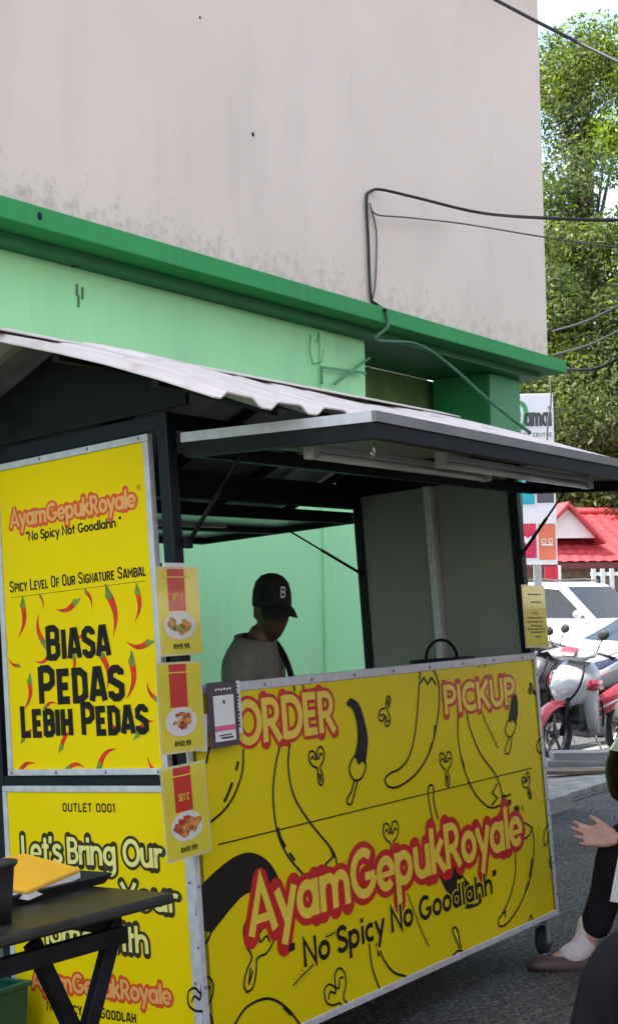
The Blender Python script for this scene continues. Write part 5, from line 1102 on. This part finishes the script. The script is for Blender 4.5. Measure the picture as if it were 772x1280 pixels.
def tree(label, base, h, spread, nclump, nleaf, size, crown_lo, mixp, seed, lean=(0,0)):
    r = np.random.default_rng(seed)
    t = empty('tree', label, 'tree', loc=tuple(base), group='trees behind the red roofed house')
    m = MB(); top = np.array([lean[0], lean[1], h*.92]); tr_ = [np.array([0,0,-.2])+(top*f)+np.array([.25*math.sin(f*5+seed), .25*math.cos(f*4+seed), 0])*f for f in np.linspace(0, 1, 7)]
    m.tube(tr_, [h*.026*(1-.8*f)+.03 for f in np.linspace(0, 1, 7)], 10); m.build('trunk', bark, t, smooth=True)
    cl = []; lm = MB()
    for i in range(nclump):
        f = crown_lo+(1-crown_lo)*r.random()**.85
        rad = spread*(.35+.75*math.sin(math.pi*min(1, max(.06, (f-crown_lo)/(1-crown_lo)*.86+.12))))*r.random()**.55
        a = r.random()*6.283; c = np.array([lean[0]*f+rad*math.cos(a), lean[1]*f+rad*math.sin(a), h*f*.97])
        st_ = tr_[max(0, min(6, int((f-.14)*6)))]
        if i % 3 == 0: lm.tube([st_, st_*.5+c*.5+np.array([0,0,-.25]), c], [.05+h*.003, .04, .012], 5)
        cl.append((c, r.uniform(.5, 1.25)*size))
    lm.build('limb', bark, t, smooth=True)
    C_, D0, U0, S0, MI = [], [], [], [], []
    for c, s_ in cl:
        k = int(1.8*nleaf*(s_/size)**2*r.uniform(.6, 1.3)); d = r.normal(size=(k, 3)); d /= np.linalg.norm(d, axis=1)[:, None]
        rr = r.random(k)**.45; pos = c+d*rr[:, None]*np.array([1.15, 1.15, .72])*s_
        C_.append(pos); 
        ax = d*.7+r.normal(size=(k, 3))*.6+np.array([0,0,-.45]); ax /= np.linalg.norm(ax, axis=1)[:, None]
        nn = np.cross(ax, r.normal(size=(k, 3))); nn /= np.linalg.norm(nn, axis=1)[:, None]+1e-9
        D0.append(ax); U0.append(nn); S0.append(r.uniform(.55, 1.3, k)*.165)
        MI.append(np.where(r.random(k) < .9, r.choice(3, p=mixp), r.choice(3, size=k, p=mixp)))
    P = np.concatenate(C_); A_ = np.concatenate(D0); N_ = np.concatenate(U0); Z_ = np.concatenate(S0)[:, None]; MI = np.concatenate(MI)
    V = np.stack([P-A_*Z_*.5, P+N_*Z_*.24, P+A_*Z_*.55, P-N_*Z_*.24], 1).reshape(-1, 3); n = len(P)
    me = bpy.data.meshes.new('crown'); me.vertices.add(4*n); me.vertices.foreach_set('co', V.ravel()); me.loops.add(4*n); me.loops.foreach_set('vertex_index', np.arange(4*n)); me.polygons.add(n); me.polygons.foreach_set('loop_start', np.arange(n)*4); me.polygons.foreach_set('loop_total', np.full(n, 4)); 
    for x in (leaf_a, leaf_b, leaf_c): me.materials.append(x)
    me.polygons.foreach_set('material_index', MI.astype(np.int32)); me.update(); me.validate()
    o = bpy.data.objects.new('crown', me); COL.objects.link(o); o.parent = t
def tbase(px, dp): p = at(px, 700, dp); return (p[0], p[1], gz(p[0], p[1]))
tree('tall airy tree with pale drooping foliage rising highest beside the building', tbase(752, 41), 19.0, 3.3, 96, 330, 1.05, .36, [.42,.30,.28], 3)
tree('slender tree close to the building edge with thin see-through top', tbase(703, 43), 14.8, 2.2, 32, 280, .85, .38, [.6,.2,.2], 5)
tree('dense dark green tree low behind the tall sign', tbase(716, 38), 10.6, 3.0, 62, 420, 1.0, .38, [.45,.45,.10], 8)
tree('broad dark tree at the right edge of the photo', tbase(785, 39), 12.5, 3.2, 60, 420, 1.05, .32, [.45,.30,.25], 11)
tree('low leafy tree behind the column and the tall sign', tbase(640, 45), 10.5, 3.0, 40, 360, 1.0, .25, [.5,.4,.1], 14)

# ------------------------------------------------------------------ wires
wire = mat('black_cable', (.012,.012,.013), .6); wireg = mat('grey_cable', (.09,.085,.08), .6)
def cable(name, label, pts, r, m_=wire):
    m = MB(); m.tube(spline(pts, 8), r, 6); o = m.build(name, m_, smooth=True); tag(o, label, 'cable'); return o
W_ = lambda px, py, y=1.915: pw(px, py, 'y', y)
far = lambda px, py, d=14: at(px, py, d)
cable('cable', 'thick black cable clipped to the pink wall and running off to the right', [W_(482,388,1.83), W_(470,380), W_(463,368), W_(460,300), W_(458,250), W_(462,240), W_(476,237,1.88), W_(520,247,1.7), W_(600,266,1.4), at(690,273,6.6), at(785,275,6.2), at(880,272,6.0), at(1000,262,5.8)], .009)
cable('cable', 'thin grey cable sagging under the thick black one on the pink wall', [W_(466,372), W_(469,350), W_(470,290), W_(462,255), W_(470,268,1.88), W_(510,272,1.85), W_(580,280,1.8), at(690,298,7.4), at(785,310,7.2), at(880,313,7.1), at(1000,310,7.0)], .005, wireg)
cable('cable', 'cable leaving the top of the pink wall towards the upper right', [at(500,-68,7.2), at(560,-32,6.95), at(640,11,6.6), at(700,42,6.35), at(790,86,6.0), at(900,138,5.7), at(1000,182,5.5)], .009)
cable('cable', 'green painted cable hanging from the ledge past the column to the awning', [W_(482,388,1.845), W_(484,408,1.83), W_(470,425,1.84), W_(520,430,1.80), W_(560,455,1.6), W_(610,500,1.3), W_(662,541,.9)], .010, mat('green_cable', (.035,.12,.06), .6))
for i, (a, b_, lab) in enumerate(((( 690,414), (790,374), 'upper of three black wires crossing the trees right of the ledge'), ((690,444), (790,406), 'middle of three black wires crossing the trees right of the ledge'), ((706,467), (790,441), 'lowest of three black wires crossing the trees, level with the ledge end'))):
    p0_, p1_ = at(*a, 22) if i < 2 else W_(704, 462, 1.95), at(*b_, 18 if i < 2 else 9)
    mid = (np.array(p0_)+np.array(p1_))/2-np.array([0,0,.05]); cable('cable', lab, [p0_, mid, p1_, np.array(p1_)+(np.array(p1_)-np.array(p0_))*1.0], .018 if i < 2 else .012)
cable('cable', 'pale thin wire hanging down in front of the lettered sign', [at(687,470,17.5), at(688,500,17.5), at(684,530,17.5), at(683,556,17.5)], .012, wireg)
